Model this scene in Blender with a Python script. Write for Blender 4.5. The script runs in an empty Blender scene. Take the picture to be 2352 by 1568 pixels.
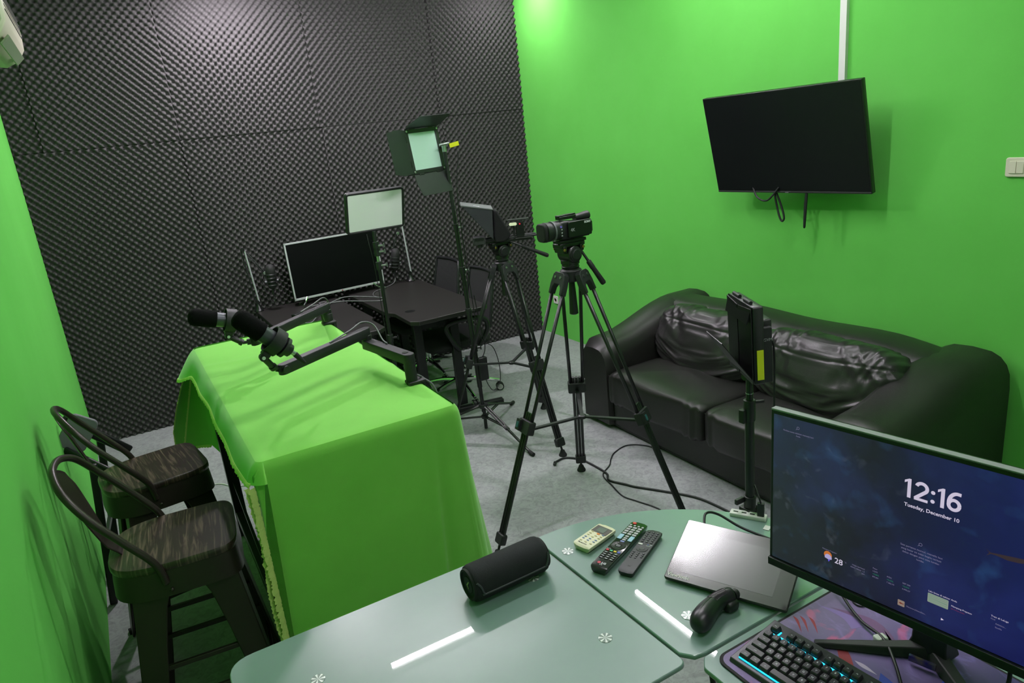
import bpy, bmesh, math, random
from mathutils import Vector, Matrix, noise
random.seed(7)
PI = math.pi
SC = bpy.context.scene
COL = SC.collection

# ---------------------------------------------------------------- camera, world, exposure
cam_d = bpy.data.cameras.new('camera'); cam = bpy.data.objects.new('camera', cam_d); COL.objects.link(cam)
cam_d.sensor_width = 36.0; cam_d.lens = 36.0 * 1628 / 2352; cam_d.clip_start = 0.02; cam_d.clip_end = 50
CR = Matrix(((0.86332318, 0.2262883, -0.45107282), (-0.49462285, 0.20211846, -0.84527887), (-0.10010657, 0.95285976, 0.28642092)))
cam.matrix_world = Matrix.Translation((0, 0, 1.85)) @ CR.to_4x4()
SC.camera = cam
world = bpy.data.worlds.new('world'); SC.world = world; world.use_nodes = True
world.node_tree.nodes['Background'].inputs[0].default_value = (0.8, 0.9, 1, 1)
world.node_tree.nodes['Background'].inputs[1].default_value = 0.02
SC.view_settings.view_transform = 'Standard'; SC.view_settings.look = 'None'
SC.view_settings.gamma = 1; SC.view_settings.use_curve_mapping = False
SC.view_settings.exposure = 0.0
TUBE_EMIT = 200.0
SC.cycles.sample_clamp_indirect = 4.0

# ---------------------------------------------------------------- materials
def lin(c):
    if isinstance(c, str):
        c = [int(c[i:i + 2], 16) / 255 for i in (0, 2, 4)]
    return tuple((x / 12.92 if x <= 0.04045 else ((x + 0.055) / 1.055) ** 2.4) for x in c[:3]) + (1,)
MATS = {}
def mat(name, color, rough=0.5, metal=0.0, coat=0.0, emit=None, estr=0.0, bump=None, vary=None, spec=0.5, alpha=1.0, stretch=(1, 1, 1), sheen=0, aniso=None, crough=0.03):
    """bump = (scale, strength, distance); vary = (scale, second colour, amount)"""
    if name in MATS: return MATS[name]
    m = bpy.data.materials.new(name); m.use_nodes = True
    nt = m.node_tree; b = nt.nodes['Principled BSDF']
    b.inputs['Base Color'].default_value = lin(color); b.inputs['Roughness'].default_value = rough
    b.inputs['Metallic'].default_value = metal; b.inputs['Coat Weight'].default_value = coat
    b.inputs['Coat Roughness'].default_value = crough
    b.inputs['Specular IOR Level'].default_value = spec; b.inputs['Alpha'].default_value = alpha
    b.inputs['Sheen Weight'].default_value = sheen
    if emit: b.inputs['Emission Color'].default_value = lin(emit); b.inputs['Emission Strength'].default_value = estr
    if bump or vary:
        tc = nt.nodes.new('ShaderNodeTexCoord'); mp = nt.nodes.new('ShaderNodeMapping')
        mp.inputs['Scale'].default_value = stretch
        nt.links.new(tc.outputs['Object'], mp.inputs[0])
    if bump:
        n = nt.nodes.new('ShaderNodeTexNoise'); n.inputs['Scale'].default_value = bump[0]; n.inputs['Detail'].default_value = 4
        bp = nt.nodes.new('ShaderNodeBump'); bp.inputs['Strength'].default_value = bump[1]; bp.inputs['Distance'].default_value = bump[2]
        nt.links.new(mp.outputs[0], n.inputs['Vector']); nt.links.new(n.outputs[0], bp.inputs['Height']); nt.links.new(bp.outputs[0], b.inputs['Normal'])
    if vary:
        n = nt.nodes.new('ShaderNodeTexNoise'); n.inputs['Scale'].default_value = vary[0]; n.inputs['Detail'].default_value = 6; n.inputs['Roughness'].default_value = 0.6
        r = nt.nodes.new('ShaderNodeValToRGB'); r.color_ramp.elements[0].position = 0.5 - vary[2]; r.color_ramp.elements[1].position = 0.5 + vary[2]
        r.color_ramp.elements[0].color = lin(color); r.color_ramp.elements[1].color = lin(vary[1])
        nt.links.new(mp.outputs[0], n.inputs['Vector']); nt.links.new(n.outputs[0], r.inputs[0]); nt.links.new(r.outputs[0], b.inputs['Base Color'])
    MATS[name] = m
    return m
def nodes(m): return m.node_tree.nodes, m.node_tree.links, m.node_tree.nodes['Principled BSDF']

BLK = mat('black_plastic', '1b1c1e', 0.42, bump=(300, 0.05, 0.001))
BLK2 = mat('black_satin', '121314', 0.3)
BLKM = mat('black_metal', '18191b', 0.38)
GRAPH = mat('graphite_metal', '232426', 0.5, spec=.35)
DGREY = mat('dark_grey', '2a2b2d', 0.55)
MGREY = mat('mid_grey', '606266', 0.5)
WHT = mat('white_plastic', 'dcdcd8', 0.35)
CREAM = mat('cream_plastic', 'd9d4c0', 0.4)
CHROME = mat('chrome', 'd8dadc', 0.12, 1.0)
STEEL = mat('brushed_steel', 'b4b6b8', 0.3, 1.0)
BRASS = mat('brass', 'b08a50', 0.3, 1.0)
YEL = mat('yellow_label', 'd8dc1a', 0.5)
RUB = mat('rubber', '101112', 0.75)
FOAMMIC = mat('windscreen_foam', '0b0b0c', 0.95, bump=(500, 0.6, 0.002), spec=0.1)
GREENW = mat('chroma_green_wall', '6cc85a', 0.85, bump=(260, 0.12, 0.002), vary=(2.2, '64bf51', 0.3), spec=0.15)
CLOTH = mat('green_cloth', '88d45a', 0.85, bump=(420, 0.25, 0.001), vary=(5, '7fca52', 0.25), spec=0.12, sheen=0.25)
CLOTHEDGE = mat('frayed_cloth', 'dcea8c', 0.9, bump=(300, 0.6, 0.003))
ACF = mat('acoustic_foam', '474646', 1.0, bump=(350, 0.15, 0.001), spec=0.0)
CEIL = mat('ceiling_white', 'dfe0dd', 0.85)
LEATH = mat('black_leather', '1e1e1d', 0.4, bump=(160, 0.22, 0.002), vary=(3, '201f1d', 0.3), spec=0.45)
LEATH2 = mat('creased_leather', '232222', 0.34, bump=(120, 0.2, 0.002), vary=(4, '2c2a2b', 0.3), spec=0.5)
DESKTOP = mat('black_desktop', '232120', 0.4, bump=(90, 0.06, 0.001), stretch=(1, 12, 1))
STOOLM = mat('stool_metal', '322c27', 0.34, 0.3)
MESHF = mat('chair_mesh', '222224', 0.85, alpha=0.94, bump=(500, 0.4, 0.002))
CABLE = mat('cable_rubber', '16171a', 0.5)
GCABLE = mat('grey_cable', '6a6c6e', 0.5)
DIFF = mat('light_diffuser', 'fafcfc', 0.35, coat=0.3, crough=0.1)
DIFFG = mat('light_diffuser_green', 'b9dccb', 0.4, coat=0.2, crough=0.15)
SCREEN = mat('dark_screen', '070809', 0.4, spec=0.12)
TVSCR = mat('tv_screen', '121416', 0.3, spec=0.25)
GLASSD = mat('frosted_green_glass', '829c95', 0.33, coat=1.0, crough=0.012, spec=0.6, vary=(3.2, '728e87', 0.35))
GLASSE = mat('glass_edge', '9cc8b8', 0.15, coat=0.6)
KEYC = mat('keycap', '2d2c31', 0.42, spec=0.5)
LEG_T = mat('white_print', 'dfdfe6', 0.5)
GREYP = mat('grey_print', '9c9ca2', 0.5)
CYAN = mat('cyan_light', '29c6dc', 0.5, emit='27bfe0', estr=1.4)
TXT_E = mat('screen_text', '000000', 0.5, emit='cfc6dc', estr=0.9)
TXT_D = mat('screen_text_dim', '000000', 0.5, emit='8d87ab', estr=0.7)

# floor: grey marbled vinyl
FLOOR = mat('grey_vinyl', '9a9c9e', 0.5, spec=0.35)
ns, lk, pb = nodes(FLOOR)
tc = ns.new('ShaderNodeTexCoord')
def nz(scale, det, dist=0, rough=0.6):
    n = ns.new('ShaderNodeTexNoise'); n.inputs['Scale'].default_value = scale; n.inputs['Detail'].default_value = det
    n.inputs['Distortion'].default_value = dist; n.inputs['Roughness'].default_value = rough
    lk.new(tc.outputs['Object'], n.inputs['Vector']); return n
n1 = nz(1.6, 5, 0.8); n2 = nz(26, 8, 1.5, 0.7); n3 = nz(9, 3, 2.5)
r1 = ns.new('ShaderNodeValToRGB'); r1.color_ramp.elements[0].position = 0.3; r1.color_ramp.elements[0].color = lin('949698'); r1.color_ramp.elements[1].position = 0.7; r1.color_ramp.elements[1].color = lin('a8aaac'); lk.new(n1.outputs[0], r1.inputs[0])
r2 = ns.new('ShaderNodeValToRGB'); r2.color_ramp.elements[0].position = 0.30; r2.color_ramp.elements[0].color = lin('cdcdcd'); r2.color_ramp.elements[1].position = 0.58; r2.color_ramp.elements[1].color = (1, 1, 1, 1); lk.new(n2.outputs[0], r2.inputs[0])
r3 = ns.new('ShaderNodeValToRGB'); r3.color_ramp.elements[0].position = 0.24; r3.color_ramp.elements[0].color = lin('d4d4d4'); r3.color_ramp.elements[1].position = 0.32; r3.color_ramp.elements[1].color = (1, 1, 1, 1); lk.new(n3.outputs[0], r3.inputs[0])
def mul(a, b_):
    x = ns.new('ShaderNodeMix'); x.data_type = 'RGBA'; x.blend_type = 'MULTIPLY'; x.inputs['Factor'].default_value = 1
    lk.new(a, x.inputs['A']); lk.new(b_, x.inputs['B']); return x.outputs['Result']
lk.new(mul(mul(r1.outputs[0], r2.outputs[0]), r3.outputs[0]), pb.inputs['Base Color'])

def wood_mat(name, dark, light):
    m = mat(name, dark, 0.3, coat=0.35, crough=0.2)
    ns, lk, b = nodes(m)
    tc = ns.new('ShaderNodeTexCoord'); mp = ns.new('ShaderNodeMapping'); mp.inputs['Scale'].default_value = (70, 5, 1)
    lk.new(tc.outputs['Object'], mp.inputs[0])
    w = ns.new('ShaderNodeTexNoise'); w.inputs['Scale'].default_value = 1; w.inputs['Distortion'].default_value = 1.6; w.inputs['Detail'].default_value = 3
    lk.new(mp.outputs[0], w.inputs['Vector'])
    r = ns.new('ShaderNodeValToRGB'); r.color_ramp.elements[0].position = 0.48; r.color_ramp.elements[0].color = lin(dark); r.color_ramp.elements[1].position = .68; r.color_ramp.elements[1].color = lin(light)
    lk.new(w.outputs[0], r.inputs[0]); lk.new(r.outputs[0], b.inputs['Base Color'])
    return m
WOOD = wood_mat('dark_wood', '2e231e', '66564a')

# monitor wallpaper: dark ocean, blue to the right (a lit screen)
WALLP = mat('wallpaper_screen', '020203', 0.35)
ns, lk, b = nodes(WALLP)
tc = ns.new('ShaderNodeTexCoord')
sx = ns.new('ShaderNodeSeparateXYZ'); lk.new(tc.outputs['Generated'], sx.inputs[0])
gr = ns.new('ShaderNodeValToRGB')
e = gr.color_ramp.elements; e[0].position = 0; e[0].color = lin('262b30'); e[1].position = 1; e[1].color = lin('141142')
e2 = gr.color_ramp.elements.new(0.35); e2.color = lin('201f2c'); e3 = gr.color_ramp.elements.new(0.62); e3.color = lin('1b1c4a'); e4 = gr.color_ramp.elements.new(0.8); e4.color = lin('191b56')
lk.new(sx.outputs[0], gr.inputs[0])
def snoise(scale, det, sc=(1, 1, 1), rot=0, dist=0.5):
    mp = ns.new('ShaderNodeMapping'); mp.inputs['Scale'].default_value = sc; mp.inputs['Rotation'].default_value = (0, rot, 0)
    lk.new(tc.outputs['Object'], mp.inputs[0])
    n = ns.new('ShaderNodeTexNoise'); n.inputs['Scale'].default_value = scale; n.inputs['Detail'].default_value = det; n.inputs['Distortion'].default_value = dist
    lk.new(mp.outputs[0], n.inputs['Vector']); return n
def ramp(inp, p0, c0, p1, c1):
    r = ns.new('ShaderNodeValToRGB'); r.color_ramp.elements[0].position = p0; r.color_ramp.elements[0].color = c0; r.color_ramp.elements[1].position = p1; r.color_ramp.elements[1].color = c1
    lk.new(inp, r.inputs[0]); return r.outputs[0]
def mixc(a, b_, mode, f=1.0):
    x = ns.new('ShaderNodeMix'); x.data_type = 'RGBA'; x.blend_type = mode; x.inputs['Factor'].default_value = f
    lk.new(a, x.inputs['A']); lk.new(b_, x.inputs['B']); return x.outputs['Result']
K0 = (0, 0, 0, 1)
cl = ramp(snoise(14, 7, dist=0.25).outputs[0], 0.56, K0, 0.78, lin('173852'))
cl2 = ramp(snoise(5, 6, dist=.2).outputs[0], 0.45, K0, 0.8, lin('182050'))
stk = ramp(snoise(30, 4, (1, 1, 0.25), 0.5).outputs[0], 0.6, K0, 0.8, lin('3a4046'))
gx = ramp(sx.outputs[0], 0.2, (1, 1, 1, 1), 0.6, K0)
out = mixc(mixc(mixc(gr.outputs[0], cl, 'ADD'), cl2, 'ADD'), mixc(stk, gx, 'MULTIPLY'), 'ADD')
lk.new(out, b.inputs['Emission Color']); b.inputs['Emission Strength'].default_value = 0.8

# printed desk mat: abstract purple, red and blue artwork
MATART = mat('printed_mat', '3b3560', 0.6)
ns, lk, b = nodes(MATART)
tc = ns.new('ShaderNodeTexCoord')
sx = ns.new('ShaderNodeSeparateXYZ'); lk.new(tc.outputs['Generated'], sx.inputs[0])
gr = ns.new('ShaderNodeValToRGB')
e = gr.color_ramp.elements; e[0].position = 0; e[0].color = lin('1a1a3a'); e[1].position = 1; e[1].color = lin('84729a')
x1 = gr.color_ramp.elements.new(0.6); x1.color = lin('23204a'); x2 = gr.color_ramp.elements.new(0.78); x2.color = lin('6a5890')
lk.new(sx.outputs[1], gr.inputs[0])
red = ramp(snoise(7, 4, (1, 1.6, 1), 0, 1.5).outputs[0], 0.56, K0, 0.66, lin('c02830'))
gy = ramp(sx.outputs[1], 0.62, K0, 0.85, (1, 1, 1, 1))
pur = ramp(snoise(9, 5, (2, 1, 1), 0, 2).outputs[0], 0.52, K0, 0.75, lin('7a6ac0'))
blu = ramp(snoise(8, 3, (1, 1, 1), 0, 1).outputs[0], 0.55, K0, 0.68, lin('2a44c8'))
gy2 = ramp(sx.outputs[1], 0.45, (1, 1, 1, 1), 0.72, K0)
o = mixc(gr.outputs[0], mixc(red, gy, 'MULTIPLY'), 'LIGHTEN')
o = mixc(o, pur, 'SCREEN', 0.5); o = mixc(o, mixc(blu, gy2, 'MULTIPLY'), 'LIGHTEN')
lk.new(o, b.inputs['Base Color'])

# tabletop disc (radial brushed metal)
DISC = mat('radial_metal', 'c8cdca', 0.22, 1.0)
ns, lk, b = nodes(DISC)
tc = ns.new('ShaderNodeTexCoord'); gnode = ns.new('ShaderNodeTexGradient'); gnode.gradient_type = 'RADIAL'
lk.new(tc.outputs['Object'], gnode.inputs[0])
mm = ns.new('ShaderNodeMath'); mm.operation = 'MULTIPLY'; mm.inputs[1].default_value = 14 * PI; lk.new(gnode.outputs['Fac'], mm.inputs[0])
sn = ns.new('ShaderNodeMath'); sn.operation = 'SINE'; lk.new(mm.outputs[0], sn.inputs[0])
r = ns.new('ShaderNodeValToRGB'); r.color_ramp.elements[0].position = 0.0; r.color_ramp.elements[0].color = lin('87938f'); r.color_ramp.elements[1].position = 0.6; r.color_ramp.elements[1].color = lin('f2f6f4')
lk.new(sn.outputs[0], r.inputs[0]); lk.new(r.outputs[0], b.inputs['Base Color'])
b.inputs['Metallic'].default_value = 0.2

# ---------------------------------------------------------------- object helpers
WM = {}
def mtx(loc=(0, 0, 0), rz=0.0, R=None):
    M = Matrix.Translation(loc)
    if R is not None: return M @ R.to_4x4()
    return M @ Matrix.Rotation(rz, 4, 'Z')
def axes(x, y, z): return Matrix((x, y, z)).transposed()
def tag(o, label=None, cat=None, group=None, kind=None):
    if label: o['label'] = label
    if cat: o['category'] = cat
    if group: o['group'] = group
    if kind: o['kind'] = kind
    return o
def thing(name, label, cat, loc=(0, 0, 0), rz=0.0, group=None, R=None):
    o = bpy.data.objects.new(name, None); COL.objects.link(o); o.empty_display_size = 0.05
    M = mtx(loc, rz, R); o.matrix_basis = M; WM[o.name] = M
    return tag(o, label, cat, group)
def finish(me, smooth=35):
    if smooth:
        me.polygons.foreach_set('use_smooth', [True] * len(me.polygons))
        if smooth < 180: me.set_sharp_from_angle(angle=math.radians(smooth))
        for p in me.polygons:
            if p.loop_total > 8: p.use_smooth = False
    me.update()
def obj(name, bm, m, parent=None, world=False, loc=None, smooth=35, bev=0, seg=2, label=None, cat=None, group=None, kind=None):
    """link a bmesh (or mesh) as ONE object. world=True: vertices are in room coordinates."""
    if isinstance(bm, bmesh.types.BMesh):
        bmesh.ops.recalc_face_normals(bm, faces=bm.faces)
        me = bpy.data.meshes.new(name); M = None
        if world and parent is not None:
            p = parent
            while p.parent: p = p.parent
            M = WM[p.name].inverted()
        elif loc is not None: M = Matrix.Translation(loc).inverted()
        if M is not None: bmesh.ops.transform(bm, matrix=M, verts=bm.verts)
        bm.to_mesh(me); bm.free(); finish(me, smooth)
    else: me = bm
    if not me.materials: me.materials.append(m)
    o = bpy.data.objects.new(name, me); COL.objects.link(o)
    if parent is not None: o.parent = parent
    elif loc is not None: o.matrix_basis = Matrix.Translation(loc)
    if bev:
        md = o.modifiers.new('bevel', 'BEVEL'); md.width = bev; md.segments = seg; md.limit_method = 'ANGLE'; md.angle_limit = math.radians(40)
    return tag(o, label, cat, group, kind)
def copy_tree(o, parent=None, M=None):
    c = o.copy(); COL.objects.link(c); c.parent = parent
    if M is not None: c.matrix_basis = M; WM[c.name] = M
    for ch in o.children: copy_tree(ch, c)
    return c

def NB(): return bmesh.new()
def quad(bm, a, b_, c, d): return bm.faces.new([bm.verts.new(p) for p in (a, b_, c, d)])
def box(bm, c, s, R=None):
    vs = []
    for i in (-.5, .5):
        for j in (-.5, .5):
            for k in (-.5, .5):
                v = Vector((i * s[0], j * s[1], k * s[2]))
                if R is not None: v = R @ v
                vs.append(bm.verts.new(v + Vector(c)))
    for f in ((0, 1, 3, 2), (4, 6, 7, 5), (0, 4, 5, 1), (2, 3, 7, 6), (0, 2, 6, 4), (1, 5, 7, 3)): bm.faces.new([vs[i] for i in f])
def box2(bm, a, b_): box(bm, [(a[i] + b_[i]) / 2 for i in range(3)], [abs(b_[i] - a[i]) for i in range(3)])
def frame_of(d, up=(0, 0, 1)):
    d = Vector(d).normalized(); up = Vector(up)
    if abs(d.dot(up)) > 0.97: up = Vector((1, 0, 0))
    s = d.cross(up).normalized(); u = s.cross(d).normalized()
    return d, s, u
def bar(bm, p, q, w, h, up=(0, 0, 1)):
    p = Vector(p); q = Vector(q); d, s, u = frame_of(q - p, up)
    box(bm, (p + q) / 2, ((q - p).length, w, h), axes(d, s, u))
def loft(bm, secs, cap=True, closed=True):
    rows = [[bm.verts.new(p) for p in s] for s in secs]
    for a, b_ in zip(rows, rows[1:]):
        n = len(a)
        for i in range(n if closed else n - 1):
            j = (i + 1) % n
            try: bm.faces.new((a[i], a[j], b_[j], b_[i]))
            except ValueError: pass
    if cap and closed: bm.faces.new(rows[0]); bm.faces.new(rows[-1])
    return rows
def rod(bm, p, q, r, r2=None, n=12):
    p = Vector(p); q = Vector(q); r2 = r if r2 is None else r2; d, s, u = frame_of(q - p)
    loft(bm, [[c + (s * math.cos(2 * PI * i / n) + u * math.sin(2 * PI * i / n)) * rr for i in range(n)] for c, rr in ((p, r), (q, r2))])
def lathe(bm, p, d, prof, n=20, up=(0, 0, 1)):
    """prof: (distance along d, radius)"""
    p = Vector(p); d, s, u = frame_of(d, up)
    loft(bm, [[p + d * t + (s * math.cos(2 * PI * i / n) + u * math.sin(2 * PI * i / n)) * max(rr, 1e-4) for i in range(n)] for t, rr in prof])
def smoothpath(pts, k=8, closed=False):
    P = [Vector(p) for p in pts]; out = []; n = len(P)
    rng = range(n if closed else n - 1)
    for i in rng:
        g = lambda j: P[j % n] if closed else P[min(max(j, 0), n - 1)]
        a, b_, c, d = g(i - 1), g(i), g(i + 1), g(i + 2)
        for j in range(k):
            t = j / k
            out.append(0.5 * ((2 * b_) + (c - a) * t + (2 * a - 5 * b_ + 4 * c - d) * t * t + (3 * b_ - a - 3 * c + d) * t ** 3))
    if not closed: out.append(P[-1])
    return out
def tube(bm, pts, r, n=8, closed=False):
    P = [Vector(p) for p in pts]; secs = []; m = len(P)
    up = Vector((0, 0, 1)); pu = None
    for i in range(m):
        a = P[(i - 1) % m] if closed else P[max(i - 1, 0)]; b_ = P[(i + 1) % m] if closed else P[min(i + 1, m - 1)]
        d = (b_ - a).normalized() if (b_ - a).length > 1e-9 else Vector((1, 0, 0))
        if pu is None: _, s, u = frame_of(d)
        else:
            u = (pu - d * pu.dot(d)); u = u.normalized() if u.length > 1e-6 else frame_of(d)[2]; s = d.cross(u)
        pu = u; rr = r[i] if isinstance(r, (list, tuple)) else r
        secs.append([P[i] + (s * math.cos(2 * PI * k / n) + u * math.sin(2 * PI * k / n)) * rr for k in range(n)])
    if closed: secs.append(secs[0])
    loft(bm, secs, cap=not closed)
    if closed: bmesh.ops.remove_doubles(bm, verts=bm.verts, dist=1e-6)
def rr(w, h, r, n=5):
    """rounded rectangle outline, counter clockwise"""
    out = []
    for cx, cy, a0 in ((w / 2 - r, h / 2 - r, 0), (-w / 2 + r, h / 2 - r, PI / 2), (-w / 2 + r, -h / 2 + r, PI), (w / 2 - r, -h / 2 + r, 1.5 * PI)):
        for i in range(n + 1):
            a = a0 + PI / 2 * i / n; out.append((cx + r * math.cos(a), cy + r * math.sin(a)))
    return out
def prism(bm, outline, z0, z1, M=None, edge=0.0):
    """outline in local xy, extruded z0..z1; edge softens both rims"""
    M = M or Matrix()
    if edge:
        cx = sum(p[0] for p in outline) / len(outline); cy = sum(p[1] for p in outline) / len(outline)
        w = max(abs(p[0] - cx) for p in outline); h = max(abs(p[1] - cy) for p in outline)
        ins = lambda k: [(cx + (x - cx) * (1 - k / w), cy + (y - cy) * (1 - k / h)) for x, y in outline]
        lv = [(z0, edge), (z0 + edge * .4, edge * .35), (z0 + edge, 0), (z1 - edge, 0), (z1 - edge * .4, edge * .35), (z1, edge)]
        loft(bm, [[M @ Vector((x, y, z)) for x, y in ins(k)] for z, k in lv])
    else: loft(bm, [[M @ Vector((x, y, z)) for x, y in outline] for z in (z0, z1)])
def text_mesh(s, size, bold=0.0, align='CENTER', ext=0.0004, shear=0):
    c = bpy.data.curves.new('t', 'FONT'); c.body = s; c.size = size; c.offset = bold; c.extrude = ext; c.align_x = align; c.align_y = 'CENTER'; c.resolution_u = 3; c.shear = shear
    o = bpy.data.objects.new('t', c); COL.objects.link(o)
    dg = bpy.context.evaluated_depsgraph_get(); me = bpy.data.meshes.new_from_object(o.evaluated_get(dg))
    bpy.data.objects.remove(o); bpy.data.curves.remove(c)
    return me
def text(name, s, size, m, parent, M, **kw):
    """M places the text plane (x right, y up, z out) in the thing's local frame"""
    me = text_mesh(s, size, **kw); me.transform(M); me.materials.clear(); me.materials.append(m); me.name = name
    o = bpy.data.objects.new(name, me); COL.objects.link(o); o.parent = parent
    return o
def grid(bm, f, nu, nv, flip=False):
    V = [[bm.verts.new(f(i / nu, j / nv)) for j in range(nv + 1)] for i in range(nu + 1)]
    for i in range(nu):
        for j in range(nv): bm.faces.new((V[i][j], V[i + 1][j], V[i + 1][j + 1], V[i][j + 1]))
    return V
def ss(a, b_, x):
    t = min(max((x - a) / (b_ - a), 0), 1); return t * t * (3 - 2 * t)
def superell(bm, c, s, e1, e2, nu=40, nv=24, disp=None, R=None):
    sg = lambda v, e: math.copysign(abs(v) ** e, v)
    rows = []
    for j in range(nv + 1):
        ph = -PI / 2 + PI * j / nv; row = []
        for i in range(nu):
            th = 2 * PI * i / nu
            d = Vector((sg(math.cos(ph), e1) * sg(math.cos(th), e2), sg(math.cos(ph), e1) * sg(math.sin(th), e2), sg(math.sin(ph), e1)))
            p = Vector((d.x * s[0], d.y * s[1], d.z * s[2]))
            if disp: p = disp(p, d)
            if R is not None: p = R @ p
            row.append(p + Vector(c))
        rows.append(row)
    loft(bm, rows)
    bmesh.ops.remove_doubles(bm, verts=bm.verts, dist=1e-5)

# ================================================================ ROOM
XR, YB, ZC, YF = 3.32, 5.60, 3.05, -1.7
def xl(y): return -0.44 + 0.0176 * (5.6 - y)
bm = NB(); box2(bm, (-0.8, YF, -0.1), (XR + 0.1, YB + 0.1, 0)); obj('floor', bm, FLOOR, kind='structure')
bm = NB(); box2(bm, (-0.8, YF, ZC), (XR + 0.1, YB + 0.1, ZC + 0.1)); obj('ceiling', bm, CEIL, kind='structure')
bm = NB(); box2(bm, (XR, YF, 0), (XR + 0.1, YB + 0.1, ZC)); obj('wall_right', bm, GREENW, kind='structure')
bm = NB(); loft(bm, [[(xl(YF) - 0.1, YF, z), (xl(YF), YF, z), (xl(YB), YB, z), (xl(YB) - 0.1, YB, z)] for z in (0, ZC)]); obj('wall_left', bm, GREENW, kind='structure')
bm = NB(); box2(bm, (-0.8, YF - 0.1, 0), (XR + 0.1, YF, ZC)); obj('wall_front', bm, CEIL, kind='structure')
bm = NB(); box2(bm, (xl(YB), YB, 0), (XR, YB + 0.1, ZC)); wb = obj('wall_back', bm, DGREY, kind='structure')
# egg-crate acoustic foam panels, each a piece of the back wall
PF = 0.049
def foam_panel(x0, x1, z0, z1, ph, dy):
    g = 0.0004; x0 += g; x1 -= g; z0 += g; z1 -= g
    st = PF / 8; nu = max(4, int((x1 - x0) / st)); nv = max(4, int((z1 - z0) / st))
    yb = YB - 0.001
    V = []; F = []
    for i in range(nu + 1):
        x = x0 + (x1 - x0) * i / nu; cx = math.cos(2 * PI * (x + ph) / PF)
        for j in range(nv + 1):
            z = z0 + (z1 - z0) * j / nv
            h = 0.5 + 0.5 * cx * math.cos(2 * PI * z / PF)
            h = h ** 1.15
            y = 5.590 + dy - 0.032 * h
            ed = min(x - x0, x1 - x, z - z0, z1 - z)
            if ed < st * .4: y += 0.0015
            V.append((x, y, z))
    for i in range(nu):
        for j in range(nv):
            a = i * (nv + 1) + j; F.append((a, a + nv + 1, a + nv + 2, a + 1))
    rim = [i * (nv + 1) for i in range(nu + 1)] + [nu * (nv + 1) + j for j in range(1, nv + 1)] + [i * (nv + 1) + nv for i in range(nu - 1, -1, -1)] + [j for j in range(nv - 1, 0, -1)]
    base = len(V)
    for k in rim: V.append((V[k][0], yb, V[k][2]))
    n = len(rim)
    for k in range(n): F.append((rim[k], base + k, base + (k + 1) % n, rim[(k + 1) % n]))
    me = bpy.data.meshes.new('foam_panel'); me.from_pydata(V, [], F)
    finish(me, 180); obj('foam_panel', me, ACF, wb)
lo = [xl(YB), 0.545, 1.545, 2.545, XR]; hi = [xl(YB), -0.27, 0.55, 1.53, 2.53, XR]
for i in range(4): foam_panel(lo[i], lo[i + 1], 0.0, 2.0, 0.013 * i, (0, 0.004, -0.001, 0.002)[i])
for i in range(5): foam_panel(hi[i], hi[i + 1], 2.0, ZC, 0.02 * i + 0.01, (0.002, -0.003, 0, 0.003, -0.002)[i])

# ---------------------------------------------------------------- lights of the room (ceiling tubes, one added fill tube and two downlights)
TUBE = mat('tube_glow', 'ffffff', 0.5, emit='fbf4fd', estr=TUBE_EMIT)
def ceiling_tube(cx, cy, along, L, label, glow=None):
    t = thing('ceiling_tube_light', label, 'light', (cx, cy, ZC), 0 if along == 'x' else PI / 2, group='ceiling tube lights')
    bm = NB(); box2(bm, (-L / 2 - .03, -.03, -.03), (L / 2 + .03, .03, 0)); obj('housing', bm, WHT, t, bev=.003)
    bm = NB(); rod(bm, (-L / 2, 0, -.047), (L / 2, 0, -.047), .014, n=14); obj('tube', bm, glow or TUBE, t)
    for s in (-1, 1):
        bm = NB(); box(bm, (s * (L / 2 + .012), 0, -.042), (.024, .03, .05)); obj('end_cap', bm, WHT, t, bev=.002)
ceiling_tube(1.53, 3.98, 'x', 1.15, 'ceiling tube light across the room in front of the foam wall')
TUBE_WEAK = mat('weak_tube_glow', 'ffffff', 0.5, emit='fbf4fd', estr=TUBE_EMIT * .42)  # emission turned down to avoid a hot spot on the green wall
ceiling_tube(2.74, 2.96, 'y', 1.28, 'ceiling tube light running beside the green television wall', TUBE_WEAK)
ceiling_tube(1.72, 2.2, 'x', 1.2, 'ceiling tube light above the sofa end of the glass desk')
ceiling_tube(1.3, .2, 'x', 1.2, 'added fill tube light above and behind the camera', mat('fill_tube_glow', 'ffffff', 0.5, emit='fbf4fd', estr=TUBE_EMIT * .5))  # unseen tube added as frontal fill, placed clear of the glass reflections
DLG = mat('downlight_glow', 'ffffff', 0.5, emit='fff2ff', estr=900)
for x, y, lab, DLG in ((0.95, 5.08, 'round ceiling downlight near the left of the foam wall', mat('downlight_glow_left', 'ffffff', 0.5, emit='fff2ff', estr=1600)), (3.02, 5.15, 'round ceiling downlight in the corner of foam and green walls', mat('downlight_glow_corner', 'ffffff', 0.5, emit='fff2ff', estr=420))):
    t = thing('downlight', lab, 'light', (x, y, ZC), group='ceiling downlights')
    bm = NB(); lathe(bm, (0, 0, 0), (0, 0, -1), [(0, .07), (.012, .07), (.014, .062), (.006, .058)], 24); obj('rim', bm, WHT, t)
    bm = NB(); lathe(bm, (0, 0, -.004), (0, 0, -1), [(0, .056), (.004, .056)], 24); obj('lens', bm, DLG, t)

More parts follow.
